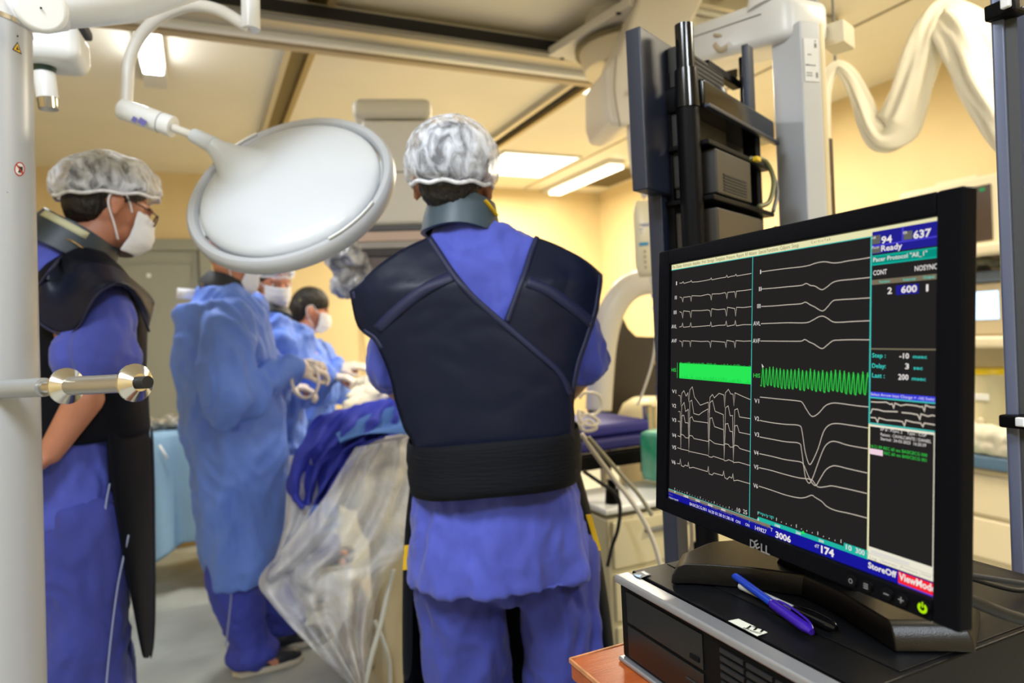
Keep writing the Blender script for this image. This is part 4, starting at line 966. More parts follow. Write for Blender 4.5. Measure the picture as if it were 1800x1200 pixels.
q = P(1474, 66, 1.66); boxo('end_block', tuple(q - o), (.075, .05, .055), M_CREAM, t, rz=rad(20), bevel=.004)
bm = bmesh.new(); q2 = P(1478, 65, 1.625); ell(bm, q2 - o, (.003, .003, .003), n=10); obj('end_screw', bm, M_SLOT, t)
bm = bmesh.new(); cyl(bm, P(1425, 45, 1.65) - o, P(1462, 62, 1.66) - o, .012, .012, 16); obj('end_pin', bm, M_CREAM, t, auto=40)
q = P(1268, 74, 1.75); bm = bmesh.new(); tube(bm, [P(1256, 62, 1.78) - o, P(1276, 66, 1.76) - o, P(1284, 78, 1.75) - o, P(1266, 88, 1.75) - o, P(1256, 78, 1.76) - o], .008, flat=.6); obj('cable_clip', bm, mat('beige_clip', (178, 162, 136), .5), t, smooth=True)

# x-ray gantry arm coming down from the ceiling turntable (upper middle)
g0 = P(1195, -10, 2.75)
t = thing('gantry_arm', 'wide sloping white gantry arm under the ceiling turntable', 'gantry arm', tuple(g0)); o = g0
out = [(1142, -60), (1262, -60), (1228, 20), (1150, 165), (1128, 205), (1098, 222), (1072, 218), (1064, 190), (1064, 120), (1090, 92)]
bm = bmesh.new(); a = [bm.verts.new(P(x, y, 2.70) - o) for x, y in out]; b = [bm.verts.new(P(x, y, 2.70) + CF * .30 - CR * .05 - o) for x, y in out]
for i in range(len(a)): bm.faces.new((a[i], a[(i + 1) % len(a)], b[(i + 1) % len(a)], b[i]))
bm.faces.new(a[::-1]); bm.faces.new(b); arm_ = obj('arm_cover', bm, mat('warm_white_cover', (222, 216, 206), .35), t, bevel=.018, seg=4)
bm = bmesh.new(); tube(bm, [P(1083, 98, 2.69) - o, P(1080, 160, 2.69) - o, P(1090, 222, 2.69) - o], .006, flat=.4); obj('cover_seam', bm, mat('grey_seam', (176, 168, 152), .5), arm_)
bm = bmesh.new(); T0 = P(1120, 152, 2.688) - o
Mx = Matrix(((CR.x, CU.x, -CF.x, T0.x), (CR.y, CU.y, -CF.y, T0.y), (CR.z, CU.z, -CF.z, T0.z), (0, 0, 0, 1))) @ Matrix.Rotation(rad(38), 4, 'Z')
for k, (x, w_) in enumerate(((-.035, .02), (-.012, .018))): box(bm, (x, 0, 0), (w_, .016, .001), M=Mx)
obj('faint_lettering', bm, mat('pale_red_print', (214, 168, 156), .6), arm_)
tc_ = P(1108, 92, 3.10); bm = bmesh.new(); cyl(bm, V3(tc_.x, tc_.y, 2.46) - o, V3(tc_.x, tc_.y, 2.56) - o, .21, .235, 64); obj('turntable', bm, M_CREAM, t, auto=30)
bm = bmesh.new(); cyl(bm, V3(tc_.x, tc_.y, 2.548) - o, V3(tc_.x, tc_.y, 2.562) - o, .25, .25, 64); obj('turntable_groove', bm, mat('olive_groove', (112, 104, 76), .6), t, auto=30)
boxo('ceiling_plate', (tc_.x - o.x + .02, tc_.y - o.y, 2.60 - o.z), (.56, .56, .04), M_WHITE2, t, rz=rad(8), bevel=.004)
bm = bmesh.new()
for dx in (-.24, .24):
    for dy in (-.24, .24): cyl(bm, (tc_.x - o.x + .02 + dx, tc_.y - o.y + dy, 2.578 - o.z), (tc_.x - o.x + .02 + dx, tc_.y - o.y + dy, 2.582 - o.z), .012, .012, 12)
obj('plate_bolts', bm, M_SLOT, t)
bm = bmesh.new(); cyl(bm, (tc_.x - o.x, tc_.y - o.y, 2.61 - o.z), (tc_.x - o.x, tc_.y - o.y, 2.7 - o.z), .2, .2, 40); obj('ceiling_mount', bm, M_WHITE2, t, auto=40)
tubeo('sagging_hose', [P(1112, 215, 2.75) - o, P(1114, 262, 2.75) - o, P(1122, 310, 2.75) - o, P(1140, 345, 2.75) - o], .024, mat('white_hose', (222, 216, 208), .5), t)

# ------------------------------------------------------------------ twisted cream drape hung on cords
M_TW = mat('cream_twisted_cloth', (236, 228, 206), .75, bump=.3, bscale=14, stretch=(1, 1, 1), sheen=.2)
pts = [(1449, 258), (1447, 200), (1450, 150), (1470, 117), (1494, 135), (1516, 180), (1533, 222), (1552, 240), (1578, 222), (1602, 160), (1622, 95), (1636, 50), (1657, 20), (1684, 42), (1710, 88), (1732, 140), (1760, 190), (1790, 240), (1810, 250)]
wd = [v_ * 1.18 for v_ in (.020, .021, .023, .017, .026, .032, .036, .046, .064, .060, .054, .048, .034, .074, .082, .080, .074, .07, .06)]
dd = [2.3, 2.29, 2.28, 2.27, 2.26, 2.25, 2.24, 2.23, 2.22, 2.20, 2.18, 2.17, 2.16, 2.14, 2.12, 2.1, 2.08, 2.06, 2.05]
path = [P(x, y, d_) for (x, y), d_ in zip(pts, dd)]
o = path[12].copy(); bm = bmesh.new(); pp = cat(path, 10); n = 40; rows = []
for i, p in enumerate(pp):
    a = pp[max(0, i - 1)]; b = pp[min(len(pp) - 1, i + 1)]; dv_ = (b - a).normalized(); sd = dv_.cross(CF).normalized(); nn = sd.cross(dv_)
    f_ = i / (len(pp) - 1) * (len(pts) - 1); q = min(int(f_), len(pts) - 2); r_ = wd[q] * (1 - (f_ - q)) + wd[q + 1] * (f_ - q)
    tw = i * .05
    rows.append([bm.verts.new(p - o + (sd * math.cos(t_ := 2 * PI * j / n) + nn * math.sin(t_) * .45) * r_ * (.86 + .13 * math.cos(5 * t_ + tw * 1.5) + .07 * math.cos(9 * t_ - tw * 2.2) + .08 * noise.noise((i * .08, j * .3, 0)))) for j in range(n)])
for a, b in zip(rows, rows[1:]):
    for j in range(n): bm.faces.new((a[j], a[(j + 1) % n], b[(j + 1) % n], b[j]))
bm.faces.new(rows[0][::-1]); bm.faces.new(rows[-1])
dr = obj('twisted_drape', bm, M_TW, None, smooth=True); dr.location = o
tag(dr, 'long cream cloth wrapped hose looping in a W shape before the right wall', 'drape')
for (x, y, d_, lab) in ((1468, 105, 2.27, 'small dark ceiling cord holding the left loop of the cream cloth hose'), (1659, 12, 2.16, 'pale ceiling cord holding the high middle loop of the cream cloth hose')):
    q = P(x, y, d_); tag(tubeo('ceiling_cord', [q - V3(0, 0, .01), q + V3(0, 0, .1), V3(q.x, q.y, 2.7)], .004, M_GREYP, None), lab, 'hook')  # plain cords from the loops up to the ceiling
# ceiling bulkhead above it, towards the right
# ------------------------------------------------------------------ right blue grey posts
dR = .98
def post(name, xt, xb, hw, label, m, dz=0):
    a = P(xt, 0, dR + dz); b = P(xb, 900, dR + dz); ax2 = (b - a).normalized()
    a2 = a - ax2 * ((2.2 - a.z) / -ax2.z) * -1 if 0 else a + (-ax2) * ((2.1 - a.z) / (-ax2.z)); b2 = b + ax2 * ((b.z - .0) / -ax2.z)
    t = thing(name, label, 'post', tuple(b2)); L = (a2 - b2).length
    zz = (a2 - b2).normalized(); vx = V3(.5, -.866, 0); vx = (vx - zz * vx.dot(zz)).normalized(); vy = zz.cross(vx); q = Matrix(((vx.x, vy.x, zz.x, 0), (vx.y, vy.y, zz.y, 0), (vx.z, vy.z, zz.z, 0), (0, 0, 0, 1)))
    M_ = q
    bm = bmesh.new(); box(bm, (0, 0, L / 2), (hw * 2, .045, L), M=M_); pf = obj('profile', bm, m, t, bevel=.003)
    return t, M_, L
M_POST = mat('blue_grey_anodised', (92, 100, 124), .35, metal=.25); M_GRV = mat('charcoal_groove', (52, 54, 56), .6)
t, M_, L = post('equipment_post', 1752, 1786, .0076, 'left blue grey metal post at the right edge carrying dark clips', M_POST)
bm = bmesh.new(); box(bm, (.0145, .001, L / 2), (.0150, .036, L - .002), M=M_); obj('dark_groove', bm, M_GRV, t)
bz_ = Vector(t.location)
for (x, y, h_) in ((1762, 18, .022), (1788, 740, .018)):
    c = P(x + 6, y, .955) - bz_
    g = boxo('clip', tuple(c), (.034, .040, h_), M_BLACK, t, bevel=.003)
    bm = bmesh.new()
    for k in range(3): box(bm, (-.012 + k * .006, -.027, 0), (.002, .004, h_ * .8))
    obj('clip_teeth', bm, M_CHROME, g)
    boxo('white_tab', (-.021, -.012, .002), (.008, .012, h_ * .7), M_WHITE, g, bevel=.002)
t, M_, L = post('equipment_post', 1797, 1832, .0145, 'second blue grey post half cut off by the right edge', M_POST, dz=.05)

# ------------------------------------------------------------------ people
M_SCRUB = mat('blue_scrub_cotton', (72, 84, 186), .8, bump=.25, bscale=35, var=.08, vscale=9, sheen=.15)
M_TROU = mat('deep_blue_scrub_cotton', (56, 66, 158), .82, bump=.25, bscale=30, var=.08, vscale=8, sheen=.1)
M_APRON = mat('navy_lead_apron', (12, 20, 42), .42, ior=1.3, bump=.12, bscale=22)
M_APRD = mat('dark_lead_apron', (7, 11, 22), .6, ior=1.2, bump=.12, bscale=22)
M_TRIM = mat('navy_trim_tape', (14, 22, 60), .6)
M_COLLAR = mat('slate_thyroid_collar', (62, 78, 90), .45, bump=.1, bscale=30)
M_GOWN = mat('pale_blue_gown', (108, 146, 244), .7, bump=.3, bscale=16, var=.06, vscale=7)
M_SKIN = mat('skin', (186, 124, 96), .5, bump=.05, bscale=80, var=.08, vscale=14)
M_SKIN2 = mat('fair_skin', (206, 140, 112), .5, bump=.05, bscale=80)
M_SKIN3 = mat('tan_skin', (158, 104, 74), .5, bump=.05, bscale=80, var=.08, vscale=14)
M_HAIR = mat('dark_brown_hair', (20, 14, 12), .5, bump=.8, bscale=120, stretch=(1, 1, .3))
M_CAP = film('white_bouffant_film', (226, 232, 246), 1, .6, 34, 1.2, .20, .86, (1, 1, .5))
M_MASK = mat('white_mask_fabric', (226, 228, 236), .8, bump=.2, bscale=60)
M_GLOVE = mat('ivory_latex', (222, 208, 196), .45, bump=.1, bscale=60)
M_SOLE = mat('white_rubber_sole', (206, 200, 186), .6); M_SHOE = mat('dark_navy_shoe', (24, 30, 44), .5)
M_PIPE = mat('pale_piping', (150, 160, 200), .6)
M_YEL = mat('yellow_label_cloth', (222, 178, 16), .6)

class Fig:
    def __init__(s, name, label, px_, d, rz_extra=0):
        p = P(px_, 600, d); s.b = V3(p.x, p.y, 0); s.az = math.atan2(p.x, p.y)
        s.t = thing(name, label, 'person', tuple(s.b), -s.az)
        s.X = V3(math.cos(s.az), -math.sin(s.az), 0); s.Y = V3(math.sin(s.az), math.cos(s.az), 0)
    def J(s, px_, py_, yl=0.0):
        v = ray(px_, py_); k = ((s.b - CC).dot(s.Y) + yl) / v.dot(s.Y); q = CC + v * k - s.b
        return V3(q.dot(s.X), yl, q.z)
    def ring(s, py_, xl, xr, ay, cy=0, *a):
        m = s.J((xl + xr) / 2, py_, cy)
        # same height at both sides
        L = s.J(xl, py_, cy).x; R = s.J(xr, py_, cy).x
        return ((L + R) / 2, cy, m.z, (R - L) / 2, ay) + a
def headm(c, yaw, pitch=0, roll=0, sc=1.0):
    """head frame: +y where the face looks; yaw clockwise from straight away"""
    return Matrix.Translation(c) @ Matrix.Rotation(-yaw, 4, 'Z') @ Matrix.Rotation(-pitch, 4, 'X') @ Matrix.Rotation(roll, 4, 'Y') @ Matrix.Scale(sc, 4)
def head_prims(bm, H):
    e = lambda c, r, n=20: ell(bm, c, r, H, n)
    e((0, -.012, .035), (.076, .094, .088)); e((0, .012, .0), (.070, .082, .09)); e((0, .035, -.055), (.054, .056, .050)); e((0, .066, -.088), (.024, .022, .020))
    e((0, .080, -.020), (.030, .022, .030)); capsule(bm, H @ V3(0, .094, .008), H @ V3(0, .108, -.030), .009, .013); e((0, .104, -.034), (.017, .012, .010))
    e((0, .088, .022), (.050, .014, .010)); e((0, .090, -.060), (.022, .012, .006)); e((0, .087, -.070), (.020, .012, .007))
    for sx in (-1, 1):
        e((sx * .034, .072, -.022), (.022, .020, .022))
        M2 = H @ Matrix.Translation((sx * .080, -.008, -.010)) @ Matrix.Rotation(sx * rad(-22), 4, 'Z')
        ell(bm, (0, 0, .006), (.010, .020, .026), M2, 16); ell(bm, (0, .004, -.020), (.008, .011, .012), M2, 12); ell(bm, (sx * .006, -.008, .008), (.007, .010, .022), M2, 12)
def eyes(H, parent, iris=(52, 34, 24)):
    for sx in (-1, 1):
        bm = bmesh.new(); ell(bm, (sx * .031, .079, .000), (.0125, .012, .0095), H, 16); w = obj('eye', bm, mat('eye_white', (222, 214, 208), .2), parent, smooth=True)
        bm = bmesh.new(); ell(bm, (sx * .031, .0885, .000), (.0055, .004, .0055), H, 12); obj('iris', bm, mat('dark_iris', iris, .2), w, smooth=True)
        bm = bmesh.new(); tube(bm, [H @ V3(sx * x, .087 + y, z) for x, y, z in ((.014, .0, .020), (.031, .004, .025), (.048, -.008, .020))], .0035, n=8); obj('eyebrow', bm, M_HAIR, parent, smooth=True)
def cap(H, parent, r=(.095, .112, .098), c=(0, -.018, .055), low=.60, seed=1, tilt=0, puff=.06, m=None, name='bouffant_cap'):
    bm = bmesh.new(); n = 96; rows = []; K = 34
    M2 = H @ Matrix.Translation(c) @ Matrix.Rotation(tilt, 4, 'X')
    for k in range(K + 1):
        ph = PI * low * k / K; row = []
        for i in range(n):
            t = 2 * PI * i / n; dx, dy, dz = math.sin(ph) * math.cos(t), math.sin(ph) * math.sin(t), math.cos(ph)
            a = noise.noise((dx * 2.2 + seed, dy * 2.2, dz * 2.2)); b = noise.noise((math.cos(t) * 6 + seed, math.sin(t) * 6, dz * 3.2)); g = noise.noise((dx * 14 + seed, dy * 14, dz * 9))
            q = 1 + puff * a + .022 * (1 - abs(b) * 4) * math.sin(ph) + .012 * g
            f_ = k / K
            if f_ > .86: q *= 1 + .045 * math.sin((f_ - .86) / .14 * PI) - .05 * (f_ - .86) / .14 + .012 * math.sin(t * 31 + seed)
            row.append(bm.verts.new(M2 @ V3(dx * r[0] * q, dy * r[1] * q, dz * r[2] * q)))
            if k == 0: break
        rows.append(row)
    for i in range(n): bm.faces.new((rows[0][0], rows[1][i], rows[1][(i + 1) % n]))
    for a, b in zip(rows[1:], rows[2:]):
        for i in range(n): bm.faces.new((a[i], b[i], b[(i + 1) % n], a[(i + 1) % n]))
    o = obj(name, bm, m or M_CAP, parent, smooth=True)
    hem = [M2 @ V3(math.sin(PI * low) * math.cos(t) * r[0] * .98, math.sin(PI * low) * math.sin(t) * r[1] * .98, math.cos(PI * low) * r[2] + .003 * math.sin(t * 9 + seed)) for t in [2 * PI * i / 40 for i in range(40)]]
    bm = bmesh.new(); tube(bm, hem, .0045, n=8, sm=2, closed=True); obj('elastic_hem', bm, film('white_cap_hem', (236, 238, 244), 1, .7, 60, 0, .75, 1), o, smooth=True)
    return o
def mask(H, parent, left=True, right=True):
    rows = []
    for k in range(9):
        f_ = k / 8; z = -.006 - .104 * f_; row = []
        bul = math.sin(f_ * PI) * .014 + (.018 if f_ < .6 else .018 * (1 - (f_ - .6) * 1.2)) - (.016 * max(0, f_ - .6) / .4)
        for j in range(17):
            a = rad(-72 + 144 * j / 16); rx = .072 - .012 * f_; row.append(H @ V3(math.sin(a) * rx, .018 + math.cos(a) * (.080 + bul + .004 * math.sin(f_ * 22)), z + .010 * (1 - math.cos(a)) * (1 - 2 * f_)))
        rows.append(row)
    o = sheet('face_mask', rows, M_MASK, parent, .0016, 1)
    for s, on_ in ((-1, left), (1, right)):
        if on_:
            tubeo('ear_loop', [H @ V3(s * .068, .038, -.012), H @ V3(s * .079, .020, .010), H @ V3(s * .086, -.004, .026), H @ V3(s * .090, -.026, .008), H @ V3(s * .086, -.024, -.020), H @ V3(s * .074, .006, -.06), H @ V3(s * .060, .030, -.092)], .0024, M_MASK, o, n=8)
    return o
def hair(H, parent, full=False, seed=0):
    def b(bm):
        ell(bm, (0, -.016, .036), (.0805, .0965, .092), H); ell(bm, (0, -.050, -.016), (.066, .056, .062), H)
        if full: ell(bm, (0, -.004, .052), (.084, .100, .086), H); ell(bm, (0, -.060, .0), (.074, .058, .08), H)
    return blob('hair', b, M_HAIR, parent, .005, 3, dict(amp=.0035, f=(60, 60, 18), seed=seed))
def neckring(name, m, H0, parent, r=(.082, .080), h=.062, open_=0, flare=.01):
    bm = bmesh.new(); prof = []; n = 48
    for (dr, z) in ((0, 0), (flare, -h * .5), (flare * 1.6, -h), (flare * 1.6 - .010, -h), (flare - .010, -h * .5), (-.010, 0)):
        prof.append([bm.verts.new(H0 @ V3((r[0] + dr) * math.cos(t), (r[1] + dr) * math.sin(t), z + .003 * math.sin(3 * t))) for t in [2 * PI * i / n for i in range(n)]])
    for a, b in zip(prof, prof[1:] + prof[:1]):
        for i in range(n): bm.faces.new((a[i], a[(i + 1) % n], b[(i + 1) % n], b[i]))
    return obj(name, bm, m, parent, smooth=False, auto=50)
def hand(bm, w, d, nrm, side=1, curl=.5, sc=1.0):
    """palm from wrist w along d, palm facing nrm, thumb on side*(d x nrm)"""
    d = Vector(d).normalized(); nrm = Vector(nrm); nrm = (nrm - d * nrm.dot(d)).normalized(); s = d.cross(nrm) * side; w = Vector(w)
    kn = []
    for i, (off, ln_) in enumerate(((.030, .078), (.010, .088), (-.010, .082), (-.029, .066))):
        k = w + (d * (.092 - .004 * abs(i - 1)) + s * off) * sc; kn.append(k)
        capsule(bm, w + s * off * .5 * sc + d * .01, k, .014 * sc, .0115 * sc, 12)
        p = k; ang = curl * .6; ll = ln_ * sc
        for f_, r_ in ((.46, .0095), (.30, .0085), (.24, .0075)):
            q = p + (d * math.cos(ang) + nrm * math.sin(ang)) * ll * f_; capsule(bm, p, q, r_ * sc, (r_ - .0007) * sc, 10); p = q; ang += curl * (1.0 + .1 * i)
    capsule(bm, w + d * .03 * sc, w + d * .085 * sc + s * .0, .020 * sc, .018 * sc, 12)
    p = w + (d * .022 + s * .018) * sc; q = p + (d * .030 + s * .026 + nrm * .012) * sc; r = q + (d * .026 + s * .010 + nrm * .012 * (1 + curl)) * sc; e = r + (d * .022 + nrm * .010 * curl - s * .003) * sc
    capsule(bm, p, q, .014 * sc, .012 * sc, 12); capsule(bm, q, r, .0105 * sc, .0095 * sc, 10); capsule(bm, r, e, .0092 * sc, .0078 * sc, 10)
def shoe(parent, c, ang, name='shoe', L=.285):
    M2 = Matrix.Translation(c) @ Matrix.Rotation(-ang, 4, 'Z')
    def b(bm):
        ell(bm, (0, -.05, .045), (.040, .065, .045), M2); ell(bm, (0, .05, .035), (.046, .095, .036), M2); ell(bm, (0, -.03, .075), (.036, .045, .035), M2); ell(bm, (0, .105, .028), (.040, .045, .028), M2)
    s = blob(name, b, M_SHOE, parent, .008, 3)
    bm = bmesh.new(); pts = [(.043, .02), (.044, .08), (.034, .13), (0, .152), (-.034, .13), (-.044, .08), (-.043, .02), (-.036, -.05), (-.034, -.09), (0, -.118), (.034, -.09), (.036, -.05)]
    prism(bm, [(p[0] * 1.03, p[1] * 1.03) for p in pts], .001, .026, M2); obj('sole', bm, M_SOLE, s, bevel=.005)
def body(f, m, H, neck, sh, el, wr, hd, hip, kn, an, nrm=((0, 0, -1), (0, 0, -1)), curl=.8, fat=1.0, hsc=1.0, side=False):
    """one continuous skinned figure; pairs are (left, right)"""
    mid = lambda a, b: (Vector(a) + Vector(b)) / 2
    def b(bm):
        head_prims(bm, H)
        hc = H.translation; nk = Vector(neck); capsule(bm, hc + V3(0, 0, -.045), nk, .056, .062, 18)
        ms = mid(*sh); mh = mid(*hip); c_ = ms.lerp(mh, .22)
        capsule(bm, Vector(sh[0]).lerp(ms, .25), Vector(sh[1]).lerp(ms, .25), .060, .060, 18)
        capsule(bm, nk, ms, .062, .08, 18); sw = (lambda a, b, c: (b * fat, a * fat, c)) if side else (lambda a, b, c: (a * fat, b * fat, c)); ell(bm, c_, sw(.150, .105, .17)); ell(bm, ms.lerp(mh, .55), sw(.130, .098, .15)); ell(bm, mh + V3(0, 0, .04), sw(.145, .112, .13))
        for i in (0, 1):
            capsule(bm, sh[i], el[i], .052 * fat, .040, 16); capsule(bm, el[i], wr[i], .041, .027, 16); hand(bm, wr[i], hd[i], nrm[i], (1, -1)[i], curl, hsc)
            capsule(bm, hip[i], kn[i], .080 * fat, .055, 18); capsule(bm, kn[i], an[i], .054, .036, 18)
            a = Vector(an[i]); d_ = V3(*FOOT); capsule(bm, a + V3(0, 0, -.045) - d_ * .03, a + V3(0, 0, -.065) + d_ * .09, .028, .022, 12)
    return blob('body', b, m, f.t, .0065, 2)
def curve_tube(name, pts, r, m, parent, **k): return tubeo(name, pts, r, m, parent, **k)

# ================================================================== person seen from behind in the middle
E_ = Fig('person', 'person seen from behind in navy lead apron, blue scrubs and white hair cap', 845, 1.5)
J = E_.J; FOOT = (0.05, 1, 0)
HE = headm(J(797, 322, .0), rad(8), rad(4), rad(4), .98)
nk = J(815, 420, .0)
shE = (J(712, 505, .0), J(990, 498, .0)); elE = (J(684, 655, .05), J(1026, 640, .05)); wrE = (J(735, 715, .30), J(975, 715, .28))
hipE = (J(800, 985, .0), J(975, 980, .0)); knE = (J(835, 1290, .02), J(1010, 1290, .02)); anE = (V3(-.02, .0, .10), V3(.20, .02, .10))
body(E_, M_SKIN3, HE, nk, shE, elE, wrE, ((1, .25, -.1), (-1, .25, -.05)), hipE, knE, anE, ((0, -1, 0), (0, -1, 0)))
eyes(HE, E_.t); hair(HE, E_.t, seed=3); cap(HE, E_.t, (.104, .122, .102), (0, -.024, .038), .66, 3, rad(10), .06); mask(HE, E_.t, False, False)
def b(bm):
    rg = E_.ring
    loft(bm, [rg(1000, 722, 1034, .172, .0, .030, 11, .4), rg(960, 724, 1028, .168, .0, .026, 11, .4), rg(900, 730, 1020, .150, .0, .016, 11, .4), rg(850, 736, 1010, .126, .0, .004, 9, .4), rg(800, 738, 1004, .118), rg(720, 728, 1000, .114),
              rg(640, 712, 996, .118), rg(560, 696, 1000, .122), rg(510, 694, 996, .112), rg(470, 712, 980, .100), rg(440, 736, 960, .088), rg(415, 752, 915, .076), rg(398, 770, 875, .064)])
    for i in (0, 1):
        capsule(bm, shE[i], shE[i].lerp(elE[i], .93), .050, .058, 18)
sc_ = blob('scrub_top', b, M_SCRUB, E_.t, .0065, 3, [dict(amp=.014, f=(10, 10, 2.6), seed=2), dict(amp=.007, f=(20, 20, 10), seed=5)])
def b(bm):
    for i, (xl, xr) in enumerate((((752, 905)), ((930, 1062)))):
        rg = E_.ring
        h_, k_ = hipE[i], knE[i]
        capsule(bm, h_ + V3(0, 0, .02), h_.lerp(k_, .95), .092, .088, 20); capsule(bm, h_.lerp(k_, .95), anE[i] + V3(0, 0, .0), .088, .080, 20)
    ell(bm, (hipE[0] + hipE[1]) / 2 + V3(0, 0, .03), (.150, .112, .12))
blob('trousers', b, M_TROU, E_.t, .008, 3, [dict(amp=.018, f=(7, 7, 3.2), seed=8), dict(amp=.010, f=(15, 15, 8), seed=4)])
shoe(E_.t, V3(-.02, .03, .0), .05); shoe(E_.t, V3(.20, .05, .0), .1)
# apron back: two crossing panels with trims
def backy(x, z, off=0.0):
    t_ = max(0, min(1, (z - .98) / .62)); xc = J(850, 600).x + (-.045) * (t_ - .4)
    A = .205 + .09 * max(0, min(1, (z - 1.05) / .30)); B = .150 - .0 * t_
    if z > 1.40: B = .150 - (z - 1.40) * .62
    u = min(1, abs(x - xc) / A)
    return -B * (1 - u ** 2.4) ** .5 * 1.0 + .02 - off if u < 1 else .02 - off
def bp(p, off=0.0):
    q = J(p[0], p[1], -.10); return V3(q.x, backy(q.x, q.z, off), q.z)
def curve2(pts): return [V3(p[0], p[1], 0) for p in pts]
Lo = [(614, 512), (622, 545), (632, 577), (655, 594), (668, 612), (684, 650), (696, 705), (710, 752), (727, 782), (733, 843)]
Li = [(757, 413), (778, 446), (802, 482), (832, 518), (866, 549), (905, 582), (945, 616), (985, 652), (1004, 690), (1011, 829)]
Ri = [(941, 413), (930, 440), (918, 476), (900, 525), (884, 568), (870, 620), (862, 670), (856, 720), (852, 770), (852, 838)]
Ro = [(1065, 480), (1060, 512), (1053, 548), (1042, 580), (1034, 602), (1020, 640), (1010, 690), (1008, 730), (1012, 775), (1011, 829)]
def panel(name, A_, B_, off, m, parent, nr=40, nc=30, bulge=0, wr=None):
    rows = span_rows(curve2(A_), curve2(B_), nr, nc); out = []
    for i, r in enumerate(rows):
        rr = []
        for j, p in enumerate(r):
            y = p.y
            if bulge: y -= bulge * math.sin(PI * j / (nc - 1)) * max(0, 1 - i / 9) ** 1.4
            q = bp((p.x, y), off); rr.append(q)
        out.append(rr)
    return sheet(name, out, m, parent, .006, 0, wr=wr), out
ap = blob('apron', lambda bm: loft(bm, [(J(868, 830).x, .0, J(868, 835).z, .178, .135), (J(862, 700).x, .0, J(862, 700).z, .170, .128), (J(850, 600).x, .0, J(850, 600).z, .176, .130), (J(845, 545).x, .01, J(845, 545).z, .17, .115)]), M_APRD, E_.t, .008, 2)
pr, rr_ = panel('right_back_panel', Ri, Ro, .012, M_APRON, ap, bulge=6, wr=dict(amp=.003, f=(7, 7, 12), seed=1))
pl_, lr_ = panel('left_back_panel', Lo, Li, .022, M_APRON, ap, bulge=10, wr=dict(amp=.0035, f=(7, 7, 12), seed=4))
def trim(pts, w, off, name='trim_tape', m=M_TRIM, parent=ap, side=1):
    pts = cat([V3(p[0], p[1], 0) for p in pts], 5); rows = []
    for i, p in enumerate(pts):
        a = pts[max(0, i - 1)]; b = pts[min(len(pts) - 1, i + 1)]; d_ = (b - a).normalized(); nn = V3(-d_.y, d_.x, 0)
        rows.append([bp((p.x + nn.x * w * k, p.y + nn.y * w * k), off) for k in (-.5, 0, .5)])
    return sheet(name, rows, m, parent, .0022, 0)
trim([(p[0] - 3, p[1] + 3) for p in Li[:9]], 10, .0262); trim([(p[0] + 5, p[1]) for p in Ri[:5]], 8, .0162)
trim([(p[0] + 4, p[1]) for p in Lo[:5]], 8, .0262); trim([(p[0] - 4, p[1]) for p in Ro[:7]], 8, .0162)
trim([(664, 580), (712, 538), (760, 505), (797, 488)], 19, .0262, 'seam_band'); trim([(925, 497), (965, 514), (1004, 540), (1042, 568)], 19, .0162, 'seam_band')
# belt wrapped round the waist
bm = bmesh.new(); z_ = J(870, 800).z; xc = J(869, 800).x
rg = []
for z, k in ((z_ - .052, .985), (z_ - .036, 1.0), (z_ - .012, 1.012), (z_ + .0, 1.0), (z_ + .016, 1.014), (z_ + .044, 1.0), (z_ + .056, .985)):
    rg.append([bm.verts.new((xc + .188 * k * math.copysign(abs(math.cos(t)) ** .8, math.cos(t)), .176 * k * math.sin(t) * (1 + .01 * math.sin(5 * t)) - .012, z + .012 * math.cos(t) * .6 + .003 * math.sin(3 * t))) for t in [2 * PI * i / 72 for i in range(72)]])
for a, b_ in zip(rg, rg[1:]):
    for i in range(72): bm.faces.new((a[i], a[(i + 1) % 72], b_[(i + 1) % 72], b_[i]))
bo = obj('belt', bm, mat('black_elastic_belt', (10, 14, 22), .8, spec=.2, bump=.3, bscale=60, stretch=(.3, .3, 4)), ap, smooth=True); md_ = bo.modifiers.new('t', 'SOLIDIFY'); md_.thickness = .004
# front: long panel hanging to the knees, seen either side of the legs, and shoulder bridges
def fronty(x, u): return .165 - .10 * abs(u) ** 2.2
rows = []
for (py_, xl, xr) in ((470, 700, 1000), (560, 672, 1022), (640, 694, 1010), (740, 712, 1006), (800, 724, 1012), (860, 716, 1024), (930, 708, 1040), (1000, 706, 1056), (1080, 705, 1068), (1160, 706, 1078), (1260, 706, 1086), (1330, 708, 1088)):
    a = J(xl, py_, .05); b_ = J(xr, py_, .05); rows.append([V3(a.x + (b_.x - a.x) * j / 16, fronty(0, j / 8 - 1), (a.z + b_.z) / 2) for j in range(17)])
sheet('front_panel', rows, M_APRD, ap, .006, 1)
for side_, (A0, B0), F_ in ((0, ((614, 512), (757, 413)), ((640, 560), (745, 480))), (1, ((941, 413), (1065, 480)), ((935, 470), (1035, 545)))):
    rows = []
    for k in range(9):
        f_ = k / 8; row = []
        for j in range(9):
            u = j / 8; p = (A0[0] + (B0[0] - A0[0]) * u, A0[1] + (B0[1] - A0[1]) * u - 8 * math.sin(PI * u)); q = bp(p, (.022, .012)[side_])
            a = J(F_[0][0] + (F_[1][0] - F_[0][0]) * u, F_[0][1] + (F_[1][1] - F_[0][1]) * u, .12)
            z = q.z + (a.z - q.z) * f_ ** 1.6 + .0 * math.sin(f_ * PI); row.append(V3(q.x + (a.x - q.x) * f_, q.y + (a.y - q.y) * f_, z))
        rows.append(row)
    sheet('shoulder_strap', rows, M_APRON, ap, .006, 1)
